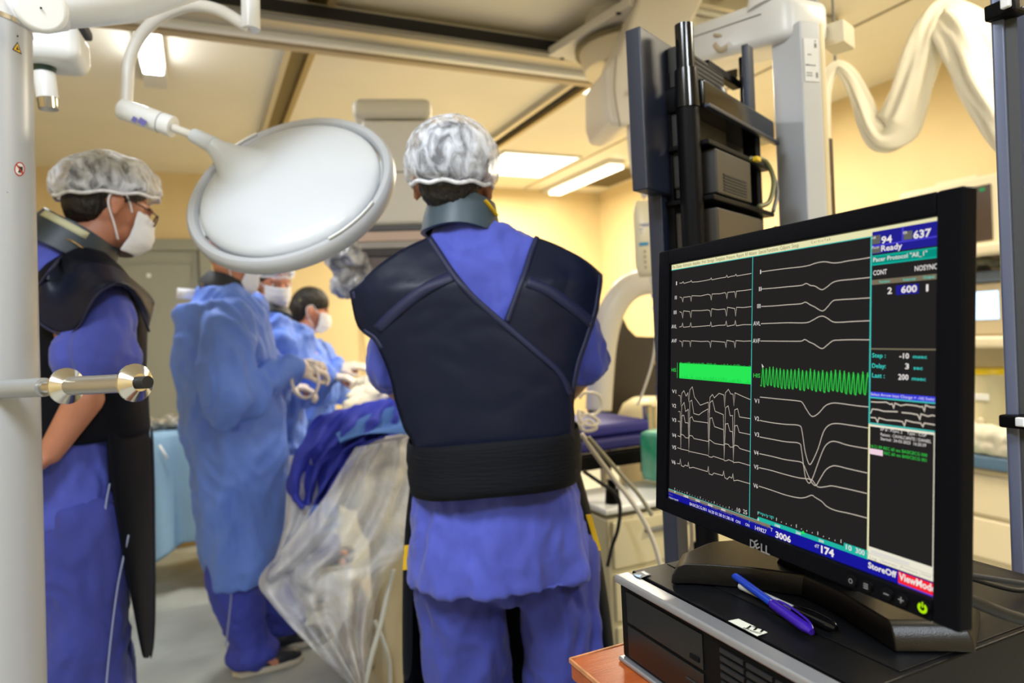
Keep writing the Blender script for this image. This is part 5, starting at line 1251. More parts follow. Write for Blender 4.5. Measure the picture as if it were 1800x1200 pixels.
for x0_, x1_, ya, yb in ((711, 719, 958, 1000), (1030, 1046, 905, 968)):
    a = J(x0_, ya, -.02); b_ = J(x1_, yb, -.02)
    bm = bmesh.new(); vs = [bm.verts.new(v) for v in (a, a + V3(.012, 0, 0), b_ + V3(.014, 0, 0), b_ - V3(.002 if x0_ < 800 else -.004, 0, 0))] if x0_ > 800 else [bm.verts.new(v) for v in (V3(a.x, a.y, a.z), V3(a.x + .012, a.y, a.z), V3(a.x + .012, a.y, b_.z), V3(a.x - .006, a.y, b_.z))]
    bm.faces.new(vs); yl_ = obj('yellow_lining_tag', bm, M_YEL, ap); mm_ = yl_.modifiers.new('t', 'SOLIDIFY'); mm_.thickness = .003
for s_, pts in ((0, [(733, 780), (722, 850), (712, 930), (709, 1010), (708, 1100), (709, 1200)]), (1, [(1010, 800), (1028, 860), (1046, 930), (1060, 1000), (1072, 1080), (1080, 1150)])):
    a = [J(x, y, .0) for x, y in pts]; b_ = [J(x + (18, -22)[s_], y, -.03) for x, y in pts]; c_ = [J(x, y, .06) for x, y in pts]
    sheet('side_fold', [[c_[i], a[i], b_[i]] for i in range(len(a))], M_APRD, ap, .005, 1)
neckring('thyroid_collar', M_COLLAR, Matrix.Translation(J(812, 358, .0)) @ Matrix.Rotation(rad(5), 4, 'Y') @ Matrix.Rotation(rad(-8), 4, 'X'), E_.t, (.074, .080), .072, flare=.008)
q = J(862, 366, -.045); bm = bmesh.new(); tube(bm, [J(852, 352, -.068), J(862, 364, -.062), J(872, 378, -.05)], .009, flat=.3); obj('yellow_collar_tab', bm, M_YEL, E_.t, smooth=True)

# ================================================================== person at the far left
A_ = Fig('person', 'person in glasses, mask and white cap at left, hands behind back', 150, 1.78)
J = A_.J; FOOT = (.9, .4, 0)
HA = headm(J(192, 362, .0), rad(74), rad(20), rad(0), 1.0)
nk = J(120, 455, 0)
shA = (J(170, 520, .20), J(120, 520, -.12)); elA = (J(150, 700, .22), J(150, 700, -.21)); wrA = (J(95, 790, .12), J(88, 796, -.19))
hipA = (J(135, 900, .09), J(135, 900, -.08)); knA = (J(150, 1180, .10), J(140, 1180, -.08)); anA = (V3(.04, .12, .10), V3(.0, -.08, .10))
body(A_, M_SKIN, HA, nk, shA, elA, wrA, ((-.5, -.6, -.5), (-.7, .1, -.6)), hipA, knA, anA, ((-1, 0, 0), (-1, 0, .2)), curl=.7, fat=.85, side=True)
eyes(HA, A_.t); hair(HA, A_.t, seed=9)
cap(HA, A_.t, (.106, .132, .094), (0, -.018, .044), .60, 11, rad(22), .07); mask(HA, A_.t)
# glasses
M_GL = mat('brown_glasses_frame', (62, 34, 26), .3)
go = None
bm = bmesh.new()
for s in (-1, 1):
    pts = [HA @ V3(s * .033 + .021 * math.cos(a) * (1 if abs(math.cos(a)) < .8 else .96), .112 - abs(s * .033 + .021 * math.cos(a)) * .12, .0 + .0155 * math.sin(a)) for a in [2 * PI * k / 14 for k in range(14)]]
    tube(bm, pts, .0021, n=8, sm=3, closed=True)
tube(bm, [HA @ V3(-.012, .112, .004), HA @ V3(0, .115, .006), HA @ V3(.012, .112, .004)], .002, n=8)
go = obj('glasses', bm, M_GL, A_.t, smooth=True)
for s in (-1, 1): tubeo('temple_bar', [HA @ V3(s * .055, .105, .006), HA @ V3(s * .072, .085, .008), HA @ V3(s * .080, .03, .012), HA @ V3(s * .083, -.01, .010)], .0019, M_GL, go, n=8)
def b(bm):
    rg = A_.ring
    loft(bm, [rg(906, 36, 206, .165, 0, .02, 7, 1), rg(860, 34, 210, .165, 0, .015, 7, 1), rg(800, 34, 214, .16), rg(740, 40, 216, .150), rg(660, 50, 236, .145), rg(580, 64, 236, .13), rg(510, 62, 212, .12, .02), rg(460, 48, 160, .11, .03), rg(430, 56, 150, .10, .02), rg(415, 74, 130, .07, .01)])
    capsule(bm, J(185, 530, -.15), J(182, 575, -.19), .060, .066, 20); capsule(bm, J(182, 575, -.19), J(172, 622, -.20), .066, .090, 20)
    capsule(bm, shA[0], shA[0].lerp(elA[0], .6), .07, .08, 16)
blob('scrub_top', b, M_SCRUB, A_.t, .007, 3, [dict(amp=.014, f=(8, 8, 4), seed=12), dict(amp=.006, f=(20, 20, 8), seed=15)])
def b(bm):
    for i in (0, 1):
        capsule(bm, hipA[i] + V3(0, 0, -.02), hipA[i].lerp(knA[i], .8), .100, .098, 20); capsule(bm, hipA[i].lerp(knA[i], .8), anA[i], .098, .082, 20)
    loft(bm, [A_.ring(1000, 48, 232, .14), A_.ring(930, 50, 214, .135), A_.ring(890, 76, 196, .125)])
blob('trousers', b, M_TROU, A_.t, .008, 3, [dict(amp=.022, f=(5, 5, 3.2), seed=21), dict(amp=.012, f=(14, 14, 7), seed=22)])
tubeo('side_piping', [J(226, 940, -.165), J(216, 985, -.17), J(207, 1030, -.172), J(200, 1080, -.175), J(194, 1130, -.178), J(188, 1190, -.178), J(184, 1240, -.178)], .0022, M_PIPE, A_.t, n=8)
tubeo('side_piping', [J(193, 850, -.165), J(188, 875, -.166), J(185, 896, -.166)], .0022, M_PIPE, A_.t, n=8)
shoe(A_.t, V3(.04, .12, 0), rad(65)); shoe(A_.t, V3(.0, -.08, 0), rad(70))
# apron of the left person
def b(bm):
    rg = A_.ring
    loft(bm, [rg(768, 30, 264, .175, .0), rg(720, 32, 262, .175, .0), rg(660, 36, 256, .175, .0), rg(600, 42, 258, .175, .0), rg(550, 46, 258, .174, .0), rg(505, 46, 240, .172, .0), rg(470, 76, 214, .165, .0), rg(452, 104, 190, .14, .0), rg(440, 122, 165, .10, .0)])
apA = blob('apron', b, M_APRD, A_.t, .008, 3, dict(amp=.004, f=(6, 6, 6), seed=30))
# shoulder wing over the near sleeve
topc = [(70, 500), (92, 470), (114, 446), (135, 433), (160, 442), (185, 458), (212, 474), (240, 498), (262, 516), (273, 532)]
botc = [(60, 560), (88, 580), (118, 590), (140, 572), (152, 548), (166, 524), (186, 506), (214, 496), (236, 520), (262, 582)]
dep = [-.17, -.20, -.225, -.25, -.275, -.29, -.29, -.26, -.20, -.10]
rows = []
for k in range(12):
    f_ = k / 11; row = []
    for i in range(10):
        x = topc[i][0] + (botc[i][0] - topc[i][0]) * f_; y = topc[i][1] + (botc[i][1] - topc[i][1]) * f_; dd_ = (dep[i] * (.35 + .65 * min(1, f_ * 1.6 + .05)) if 1 < i < 9 else dep[i])
        row.append(J(x, y, dd_))
    rows.append(row)
sheet('shoulder_wing', rows, M_APRON, apA, .007, 1)
tubeo('wing_trim', [rows[-1][i] + V3(0, -.002, 0) for i in range(10)], .0032, M_TRIM, apA, n=8)
tubeo('wing_trim', [rows[0][i] + V3(0, -.004, .0) for i in range(4)], .0035, M_TRIM, apA, n=8)
# long front panel hanging on the right
fl = [(184, 745), (188, 800), (196, 860), (206, 920), (218, 990), (232, 1060), (243, 1120), (252, 1158)]
frr = [(264, 745), (266, 800), (268, 860), (268, 920), (269, 990), (269, 1060), (268, 1120), (262, 1160)]
rows = [[J(a[0] + (b_[0] - a[0]) * j / 8, a[1], -.17 + .13 * (j / 8) ** 2) for j in range(9)] for a, b_ in zip(fl, frr)]
sheet('front_panel', rows, M_APRD, apA, .006, 1)
rows = [[J(b_[0], b_[1], -.04), J(b_[0] + 4, b_[1], .05), J(b_[0] + 2, b_[1], .14)] for b_ in frr]; sheet('front_panel', rows, M_APRD, apA, .006, 1)
tg = A_.ring
# collar with its cream name strip
CA = Matrix.Translation(J(146, 402, .0)) @ Matrix.Rotation(rad(32), 4, 'Y') @ Matrix.Rotation(rad(6), 4, 'X')
neckring('thyroid_collar', mat('dark_slate_collar', (44, 56, 66), .5), CA, A_.t, (.096, .098), .078, flare=.012)
st_ = [CA @ V3(.099 * math.cos(t), .101 * math.sin(t), -.004) for t in [rad(-148 + 9 * k) for k in range(9)]]
st2 = [CA @ V3(.103 * math.cos(t), .105 * math.sin(t), -.022) for t in [rad(-148 + 9 * k) for k in range(9)]]
sheet('name_strip', [st_, st2], mat('cream_strip', (190, 190, 160), .6), A_.t, .002, 0)
tubeo('necklace', [J(98, 432, -.075), J(112, 420, -.10), J(128, 424, -.115), J(146, 436, -.12)], .0012, mat('gold_chain', (212, 170, 96), .3, metal=1), A_.t, n=6)

# ================================================================== gowned person nearest, holding the tube
B_ = Fig('person', 'masked person in long pale blue gown bending over the patient at left', 405, 2.75)
J = B_.J; FOOT = (.9, -.25, 0)
HB = headm(J(408, 462, 0), rad(80), rad(26), 0, 1.0)
nk = J(378, 520, 0)
shB = (J(430, 545, .18), J(396, 570, -.17)); elB = (J(470, 690, .16), J(408, 700, -.27)); wrB = (J(508, 650, .08), J(512, 655, -.10))
hipB = (J(415, 800, .09), J(405, 800, -.09)); knB = (J(440, 1010, .08), J(405, 1010, -.06)); anB = (V3(.17, .12, .10), V3(.02, -.06, .10))
body(B_, M_SKIN2, HB, nk, shB, elB, wrB, ((.8, -.3, .25), (.9, .2, .05)), hipB, knB, anB, ((0, -.3, -1), (0, .2, -1)), curl=.75, hsc=.8, fat=.9, side=True)
eyes(HB, B_.t); cap(HB, B_.t, (.10, .125, .095), (0, -.02, .060), .50, 14, 0, .06); mask(HB, B_.t)
def b(bm):
    rg = B_.ring
    loft(bm, [rg(1010, 374, 466, .19, 0, .03, 6, 1), rg(985, 364, 484, .20, 0, .03, 6, 1), rg(930, 350, 496, .21, 0, .025, 6, 1), rg(850, 334, 500, .21, 0, .02, 6, 1), rg(770, 328, 498, .20), rg(700, 318, 490, .19), rg(640, 304, 482, .185), rg(590, 296, 474, .18),
              rg(550, 306, 462, .17), rg(522, 338, 432, .13), rg(510, 352, 420, .10)])
    capsule(bm, shB[1], elB[1] + V3(-.01, 0, 0), .088, .098, 20); capsule(bm, elB[1], J(508, 655, -.13), .096, .052, 20)
    capsule(bm, shB[0], elB[0], .08, .08, 18); capsule(bm, elB[0], J(500, 650, .08), .075, .05, 18)
gw = blob('surgical_gown', b, M_GOWN, B_.t, .009, 3, [dict(amp=.034, f=(5, 5, 2.6), seed=31), dict(amp=.012, f=(11, 11, 6), seed=32)])
bm = bmesh.new(); q = J(458, 840, -.235)
sheet('gown_patch', [[J(438 + (478 - 438) * j / 3, 762 + (810 - 762) * i / 3, -.232 + .01 * abs(j - 1)) for j in range(4)] for i in range(4)], mat('shiny_pale_patch', (112, 150, 222), .5), gw, .003, 1) if 0 else None
sheet('neck_tag', [[J(312, 506, .0), J(344, 508, -.02)], [J(310, 524, .0), J(338, 526, -.03)]], M_MASK, gw, .003, 0)
neckring('dark_collar', mat('black_collar', (22, 26, 32), .6), Matrix.Translation(J(402, 487, 0)) @ Matrix.Rotation(rad(24), 4, 'Y'), B_.t, (.074, .078), .062, flare=.016)
def b(bm):
    for i in (0, 1): capsule(bm, hipB[i], hipB[i].lerp(knB[i], .8), .07, .08, 18); capsule(bm, hipB[i].lerp(knB[i], .8), knB[i], .08, .094, 18); capsule(bm, knB[i], anB[i] + V3(0, 0, .02), .096, .072, 18)
    ell(bm, anB[1] + V3(-.0, 0, -.02), (.10, .09, .06)); ell(bm, anB[0] + V3(-.04, 0, .0), (.09, .07, .06))
blob('trousers', b, M_TROU if 0 else mat('bright_blue_scrub', (62, 74, 184), .8, bump=.25, bscale=30), B_.t, .009, 3, [dict(amp=.014, f=(8, 8, 7), seed=51), dict(amp=.006, f=(16, 16, 14), seed=52)])
tubeo('side_piping', [J(408, 1012, -.165), J(406, 1050, -.17), J(402, 1090, -.165), J(397, 1135, -.16)], .0028, M_PIPE, B_.t, n=8)
shoe(B_.t, V3(.20, .10, 0), rad(82)); shoe(B_.t, V3(.06, -.06, 0), rad(84))
def b(bm):
    capsule(bm, J(496, 655, -.11), J(514, 652, -.10), .036, .036, 14); capsule(bm, J(514, 652, -.10), J(528, 648, -.09), .040, .040, 14)
    hand(bm, wrB[1], (.9, .2, .05), (0, .2, -1), -1, .75, 1.1)
blob('glove', b, M_GLOVE, B_.t, .005, 2)
def b(bm):
    capsule(bm, J(502, 650, .06), J(514, 662, .02), .036, .034, 14); hand(bm, wrB[0], (.8, -.3, .25), (0, -.3, -1), 1, .75, 1.1)
blob('glove', b, M_GLOVE, B_.t, .005, 2)
tbw = [(545, 640), (556, 650), (560, 672), (554, 690), (538, 699), (522, 692), (514, 676), (512, 664)]
o_ = B_.t.matrix_basis if 0 else None
tag(tubeo('loop_tube', [P(x, y, 2.68) for x, y in tbw], .0065, mat('ivory_tube', (216, 206, 198), .4), None, n=12), 'ivory flexible tube looping down from the gloved hands', 'tube')

# ================================================================== second gowned person, face towards us
C_ = Fig('person', 'gowned person with white mask facing us behind the nearest surgeon', 480, 3.38)
J = C_.J; FOOT = (.3, -.9, 0)
HC = headm(J(481, 497, 0), rad(158), rad(14), 0, 1.0)
nk = J(474, 560, 0)
shC = (J(520, 590, .02), J(440, 590, -.02)); elC = (J(540, 690, -.02), J(440, 690, -.12)); wrC = (J(575, 662, -.16), J(500, 680, -.20))
hipC = (J(500, 800, .0), J(462, 800, .0)); knC = (J(500, 960, -.02), J(465, 960, -.02)); anC = (V3(.09, 0, .1), V3(-.07, 0, .1))
body(C_, M_SKIN2, HC, nk, shC, elC, wrC, ((.9, -.3, -.1), (.9, -.2, -.1)), hipC, knC, anC, curl=.7, fat=.78, hsc=.8)
eyes(HC, C_.t); hair(HC, C_.t, seed=60); cap(HC, C_.t, (.10, .125, .095), (0, -.02, .06), .57, 24, 0, .06); mask(HC, C_.t)
def b(bm):
    rg = C_.ring
    loft(bm, [rg(960, 430, 540, .16, 0, .03, 6, 1), rg(860, 428, 540, .16, 0, .02, 6, 1), rg(740, 430, 535, .15), rg(650, 428, 532, .15), rg(590, 432, 530, .14), rg(560, 450, 510, .11), rg(545, 458, 492, .08)])
    capsule(bm, shC[0], elC[0], .08, .085, 18); capsule(bm, elC[0], wrC[0], .075, .05, 18); capsule(bm, shC[1], elC[1], .08, .08, 18); capsule(bm, elC[1], wrC[1], .075, .05, 18)
blob('surgical_gown', b, M_GOWN, C_.t, .009, 3, [dict(amp=.030, f=(6, 6, 4), seed=61), dict(amp=.014, f=(13, 13, 8), seed=62)])
for i in (0, 1):
    def b(bm): hand(bm, wrC[i], ((.9, -.3, -.1), (.9, -.2, -.1))[i], (0, 0, -1), (1, -1)[i], .7, 1.1); capsule(bm, elC[i].lerp(wrC[i], .8), wrC[i], .036, .034)
    blob('glove', b, M_GLOVE, C_.t, .006, 2)
neckring('dark_collar', MATS['black_collar'], Matrix.Translation(J(476, 540, 0)) @ Matrix.Rotation(rad(-14), 4, 'X'), C_.t, (.080, .080), .05, flare=.012)
def b(bm):
    for i in (0, 1): capsule(bm, hipC[i], knC[i], .085, .08, 16); capsule(bm, knC[i], anC[i], .08, .07, 16)
blob('trousers', b, M_TROU, C_.t, .01, 3, dict(amp=.01, f=(8, 8, 6), seed=63))
shoe(C_.t, V3(.09, 0, 0), rad(150)); shoe(C_.t, V3(-.07, 0, 0), rad(160))

# ================================================================== dark haired person in profile at the back
D_ = Fig('person', 'dark haired person in mask and blue gown reaching over the patient', 545, 3.95)
J = D_.J; FOOT = (.9, -.2, 0)
HD = headm(J(545, 546, 0), rad(84), rad(14), 0, 1.02)
nk = J(525, 600, 0)
shD = (J(560, 620, .16), J(538, 630, -.14)); elD = (J(590, 690, .12), J(572, 690, -.12)); wrD = (J(592, 646, .04), J(590, 650, -.06))
hipD = (J(545, 800, .08), J(545, 800, -.08)); knD = (J(548, 940, .08), J(548, 940, -.08)); anD = (V3(.05, .08, .1), V3(.03, -.08, .1))
body(D_, M_SKIN2, HD, nk, shD, elD, wrD, ((.9, -.2, .1), (.9, .1, .1)), hipD, knD, anD, curl=.6, fat=.8, hsc=.8, side=True)
eyes(HD, D_.t)
hD = hair(HD, D_.t, True, seed=70); mask(HD, D_.t)
bm = bmesh.new(); tube(bm, [HD @ V3(.075 * math.cos(t), -.07, .03 + .03 * math.sin(t)) for t in [0, .4, .8]], .006); obj('hair_clip', bm, mat('olive_clip', (96, 90, 56), .5), hD, smooth=True)
def b(bm):
    rg = D_.ring
    loft(bm, [rg(930, 500, 590, .16), rg(820, 500, 590, .16), rg(720, 502, 588, .16), rg(660, 504, 582, .16), rg(625, 508, 572, .15), rg(602, 514, 556, .12), rg(590, 516, 544, .085)])
    for i in (0, 1): capsule(bm, shD[i], elD[i], .078, .078, 18); capsule(bm, elD[i], wrD[i], .074, .048, 18)
blob('surgical_gown', b, M_GOWN, D_.t, .009, 3, [dict(amp=.026, f=(7, 7, 5), seed=71), dict(amp=.014, f=(13, 13, 8), seed=72)])
def b(bm):
    for i, n_ in ((1, (0, .2, -1)), (0, (0, -.2, -1))): capsule(bm, elD[i].lerp(wrD[i], .75), wrD[i], .044, .040); hand(bm, wrD[i], (.95, .0, .12), n_, (1, -1)[i], .4, 1.2)
    capsule(bm, wrD[0], wrD[1], .03, .03)
blob('gloves', b, M_GLOVE, D_.t, .006, 2)
def b(bm):
    for i in (0, 1): capsule(bm, hipD[i], knD[i], .085, .08, 16); capsule(bm, knD[i], anD[i], .08, .07, 16)
blob('trousers', b, M_TROU, D_.t, .01, 3, dict(amp=.01, f=(8, 8, 6), seed=73))
shoe(D_.t, V3(.05, .08, 0), rad(80)); shoe(D_.t, V3(.03, -.08, 0), rad(84))

# ------------------------------------------------------------------ operating table, patient under drapes
M_DRB = mat('royal_blue_drape', (50, 62, 184), .85, bump=.3, bscale=18)
M_DRD = mat('teal_navy_drape', (30, 58, 100), .85, bump=.3, bscale=18)
M_DRL = mat('light_blue_paper_drape', (70, 116, 196), .8, bump=.3, bscale=12)
TX0, TX1, TY0, TY1 = .70, 1.18, 2.45, 3.62
t = thing('operating_table', 'cream operating table on a pedestal hidden under blue drapes', 'operating table', (.94, 3.0, 0))
boxo('tabletop', (0, .03, .90), (TX1 - TX0, TY1 - TY0, .05), M_CREAM, t, bevel=.01)
boxo('pedestal', (-.02, .05, .46), (.30, .42, .84), mat('ochre_cream_panel', (188, 166, 118), .5), t, bevel=.02)
boxo('pedestal_band', (-.02, .05, .34), (.304, .424, .02), M_GREYP, t)
boxo('base', (-.04, .05, .06), (.55, .78, .12), M_CREAM, t, bevel=.03, smooth=True)
bm = bmesh.new(); ell(bm, (-.34, -.25, .10), (.16, .22, .09)); obj('base_foot_cover', bm, mat('beige_foot_cover', (190, 180, 158), .5), t, smooth=True)
# body shape of the patient under the sheet
def cover(x, y):
    h = .94; u = (x - .92) / .20
    b_ = .17 * max(0, 1 - u * u) ** .5 if abs(u) < 1 else 0
    b_ *= .75 + .35 * math.exp(-((y - 3.1) / .35) ** 2)
    k = min(1, max(0, (y - 2.42) / .15)); return h + b_ * k
def drape(name, x0, x1, y0, y1, dropL, dropR, dropN, m, label, off=.0, nx=30, ny=30, seed=0, cat_='drape'):
    rows = []
    for j in range(ny + 9):
        row = []
        yy = y0 if j < 8 else y0 + (y1 - y0) * (j - 8) / ny
        near = (8 - j) / 8 * dropN if j < 8 else 0
        for i in range(nx + 17):
            if i < 8: xx_ = x0; dz = (8 - i) / 8 * dropL
            elif i > nx + 8: xx_ = x1; dz = (i - nx - 8) / 8 * dropR
            else: xx_ = x0 + (x1 - x0) * (i - 8) / nx; dz = 0
            z = cover(xx_, yy) + off
            fold = .5 * math.sin(yy * 26 + seed) + .5 * noise.noise((yy * 9, xx_ * 3, seed))
            fx = .5 * math.sin(xx_ * 30 + seed) + .5 * noise.noise((xx_ * 12, seed, 1))
            tot = max(dz, near) if min(dz, near) == 0 else math.hypot(dz, near) * .9
            px2 = xx_ + (-1 if i < 8 else 1 if i > nx + 8 else 0) * (.05 * min(1, dz * 6) + dz * .12 + .035 * fold * min(1, dz * 5))
            py2 = yy - (.04 * min(1, near * 6) + near * .10 + .03 * fx * min(1, near * 5))
            row.append(V3(px2, py2, max(.05, z - tot + .006 * noise.noise((xx_ * 14, yy * 14, seed)))))
        rows.append(row)
    o = sheet(name, rows, m, None, .004, 0); return tag(o, label, cat_)
drape('surgical_drape', .72, 1.16, 2.75, 3.58, .16, .2, .0, M_DRD, 'dark teal surgical drape over the patient on the far part of the table', .012, seed=3)
drape('surgical_drape', .66, 1.16, 2.50, 3.00, .10, .3, .10, M_DRB, 'royal blue surgical drape lying over the near end of the table', .024, seed=7)
Lq = [(575, 722), (548, 745), (528, 780), (510, 820), (503, 858), (512, 880), (532, 892)]; Rq = [(712, 690), (704, 728), (690, 760), (650, 778), (628, 800), (600, 842), (566, 884)]
rows = [[P(p.x, p.y, 2.56 - .16 * min(1, i / 14) + .028 * math.sin(j * .8 + i * .10) * min(1, i / 8 + .2) + .02 * noise.noise((i * .2, j * .2, 9))) for j, p in enumerate(r)] for i, r in enumerate(span_rows(curve2(Lq), curve2(Rq), 36, 30))]
tag(sheet('surgical_drape', rows, M_DRB, None, .004, 1, wr=dict(amp=.02, f=(12, 12, 8), seed=3)), 'royal blue drape corner hanging in folds beside the pale blue gown', 'drape')
q0 = [P(585, 768, 2.43), P(625, 742, 2.5), P(665, 728, 2.52), P(708, 708, 2.55), P(760, 700, 2.58)]; q1 = [P(600, 775, 2.36), P(640, 768, 2.38), P(680, 766, 2.38), P(722, 764, 2.38), P(790, 762, 2.38)]
rows = [[a.lerp(b_, i / 6) + V3(0, 0, .014 * math.sin(i * 1.1 + k)) for k, (a, b_) in enumerate(zip(q0, q1))] for i in range(7)]
tag(sheet('paper_drape', rows, M_DRL, None, .004, 2), 'lighter blue folded paper drape on the near end of the royal blue one', 'drape')
def b(bm):
    random.seed(3)
    for i in range(12):
        q = P(random.uniform(630, 672), random.uniform(668, 700), random.uniform(2.85, 3.1)); ell(bm, q, (.05, .035, .02), Matrix.Identity(4), 12)
    capsule(bm, P(612, 715, 2.8), P(668, 690, 2.9), .028, .034); capsule(bm, P(650, 668, 3.0), P(675, 690, 2.9), .03, .03)
gz = blob('gauze_pads', b, mat('white_gauze', (240, 232, 210), .9, var=.12, vscale=20), None, .008, 3, dict(amp=.01, f=(20, 20, 20), seed=2))
tag(gz, 'brightly lit white gauze heap on the patient beside the gloved hands', 'gauze')

# plastic film hanging over the equipment at the near end
M_FILM = film('clear_plastic_film', (232, 234, 240), 1, .3, 6, 1.0, .34, .86, (1, 1, 1))
Lp = [(625, 786), (596, 832), (572, 872), (540, 912), (494, 968), (454, 1020), (478, 1062), (520, 1110), (560, 1150), (612, 1200), (640, 1235)]
Rp = [(722, 768), (732, 800), (730, 850), (728, 900), (722, 950), (700, 985), (682, 1010), (662, 1050), (652, 1110), (645, 1170), (642, 1235)]
R1 = span_rows(curve2(Lp), curve2(Rp), 54, 40); rows = []
for i, r in enumerate(R1):
    row = []
    for j, p in enumerate(r):
        d_ = 2.26 - .05 * math.sin(j / 39 * PI) * (1 - i / 54) + .03 * math.sin(j * .55 + i * .12 + 2 * noise.noise((i * .07, j * .07, 0))) + .02 * noise.noise((i * .25, j * .25, 3))
        row.append(P(p.x, p.y, d_))
    rows.append(row)
pf = sheet('plastic_cover', rows, M_FILM, None, 0, 1); tag(pf, 'crumpled clear plastic sheet hanging in a point from the near end of the table', 'plastic sheet')
Lp = [(508, 800), (504, 860), (498, 930), (480, 990)]; Rp = [(545, 800), (560, 860), (545, 900), (500, 990)]
rows = [[P(p.x, p.y, 2.42 + .02 * math.sin(j * 1.3 + i * .2)) for j, p in enumerate(r)] for i, r in enumerate(span_rows(curve2(Lp), curve2(Rp), 20, 8))]
tag(sheet('plastic_cover', rows, M_FILM, None, 0, 1), 'narrow strip of clear plastic hanging beside the surgical gown', 'plastic sheet')
def b(bm):
    ell(bm, P(686, 905, 2.48), (.115, .11, .10)); ell(bm, P(640, 855, 2.50), (.12, .10, .08)); ell(bm, P(600, 850, 2.5), (.07, .07, .06)); ell(bm, P(690, 840, 2.52), (.11, .11, .07)); capsule(bm, P(640, 800, 2.54), P(720, 795, 2.54), .06, .07)
tg_ = blob('x_ray_tube_housing', b, mat('white_tube_housing', (218, 214, 200), .5), None, .01, 5, dict(amp=.012, f=(9, 9, 9), seed=4)); tag(tg_, 'rounded white x-ray tube housing wrapped in plastic under the table end', 'x-ray tube')
t = thing('x_ray_tube_stand', 'beige stand carrying the wrapped tube housing beneath the table', 'stand', tuple(V3(P(690, 900, 2.52).x, P(690, 900, 2.52).y, 0)))
boxo('column', (.0, .0, .34), (.16, .16, .64), mat('beige_stand', (196, 184, 152), .5), t, bevel=.02); boxo('foot', (0, .0, .03), (.3, .4, .06), MATS['beige_stand'], t, bevel=.02)
tag(tubeo('white_cable', [P(692, 1000, 2.3), P(682, 1040, 2.3), P(668, 1100, 2.28), P(654, 1150, 2.26), P(640, 1210, 2.25)], .0085, mat('pale_grey_cable', (196, 198, 192), .45), None), 'thick pale cable running down just left of the standing person', 'cable')
tag(tubeo('white_cable', [P(658, 1090, 2.4), P(672, 1120, 2.4), P(684, 1160, 2.4), P(686, 1215, 2.4)], .008, MATS['pale_grey_cable'], None), 'second pale cable curving out to the right near the floor', 'cable')

# flat detector of the x-ray arm above the patient
dp = P(705, 330, 3.05); azd = math.atan2(dp.x, dp.y)
t = thing('x_ray_detector', 'big white box shaped x-ray detector behind the lamp with dark layered underside', 'x-ray detector', (dp.x, dp.y, 1.60), -azd)
M_DET = mat('detector_white', (218, 216, 210), .4)
hz = lambda y: P(700, y, 3.05).z - 1.60
boxo('housing', (0, .08, (hz(222) + hz(402)) / 2), (.31, .36, hz(222) - hz(402)), M_DET, t, bevel=.02)
boxo('top_cap', (-.02, .08, hz(203)), (.34, .38, .09), mat('cream_detector_cap', (214, 210, 194), .45), t, bevel=.03)
boxo('side_cover', (.165, .10, (hz(240) + hz(402)) / 2), (.04, .3, hz(240) - hz(402)), M_CREAM, t, bevel=.01)
bm = bmesh.new(); box(bm, (-.0, -.102, hz(312)), (.31, .004, .004)); obj('housing_seam', bm, M_GREYP, t)
for (y0_, y1_, m_, w_) in ((402, 413, mat('slate_layer', (84, 86, 92), .5), .46), (413, 430, mat('pinkish_layer', (204, 180, 166), .5), .48), (430, 442, mat('light_grey_layer', (164, 160, 156), .5), .47), (442, 456, mat('dark_brown_layer', (58, 52, 54), .5), .47), (456, 482, mat('grey_brown_layer', (104, 94, 94), .5), .45)):
    boxo('detector_layer', (.04, .08, (hz(y0_) + hz(y1_)) / 2), (w_, .40, abs(hz(y0_) - hz(y1_)) - .001), m_, t, bevel=.004)
boxo('support_arm', (.44, .30, hz(470)), (.80, .10, .09), M_DET, t, bevel=.02); boxo('support_arm', (.06, .29, hz(420)), (.12, .10, .22), M_DET, t, bevel=.02)
def b(bm):
    random.seed(5)
    for i in range(11):
        q = P(random.uniform(592, 640), random.uniform(440, 505), random.uniform(2.82, 2.98)); ell(bm, q, (random.uniform(.03, .05),) * 3, n=12)
    capsule(bm, P(606, 430, 2.95), P(612, 500, 2.9), .05, .06); ell(bm, P(640, 478, 2.92), (.06, .05, .04))
wr_ = blob('wrapped_monitor_joint', b, mat('crumpled_plastic_wrap', (206, 208, 214), .25, bump=.8, bscale=30, c2=(104, 106, 116), vscale=16), None, .009, 2, dict(amp=.018, f=(16, 16, 16), seed=6)); tag(wr_, 'plastic wrapped round joint hanging beside the x-ray detector', 'wrapped device')
tag(tubeo('joint_link', [P(612, 470, 2.93), P(650, 462, 2.98), P(690, 458, 3.0)], .022, M_WHITE, None), 'short white link joining the wrapped joint to the x-ray detector', 'link')

# white C shaped arm at right of the standing person, dark shield behind it
pts = [(1052, 720), (1056, 660), (1062, 600), (1076, 545), (1106, 506), (1150, 494), (1196, 512), (1226, 560), (1240, 640), (1236, 760), (1215, 830)]
pp = [P(x, y, 3.0) for x, y in pts]; o0 = V3(pp[-1].x, pp[-1].y, 0)
t = thing('c_arm', 'thick white C shaped x-ray arm curving beside the standing person', 'x-ray arm', tuple(o0))
tubeo('curved_arm', [p - o0 for p in pp], .058, mat('warm_white_arm', (224, 220, 210), .35), t, n=28)
boxo('base_block', (0, 0, .32), (.34, .3, .64), M_CREAM, t, bevel=.03)
out = [(1034, 745), (1034, 610), (1060, 575), (1076, 560), (1085, 536), (1094, 556), (1104, 577), (1118, 591), (1140, 592), (1240, 592), (1240, 745)]
o0 = P(1130, 700, 3.4); o0 = V3(o0.x, o0.y, .0)
bm = bmesh.new(); a = [bm.verts.new(P(x, y, 3.4) - o0) for x, y in out]; b_ = [bm.verts.new(P(x, y, 3.4) + CF * .05 - o0) for x, y in out]
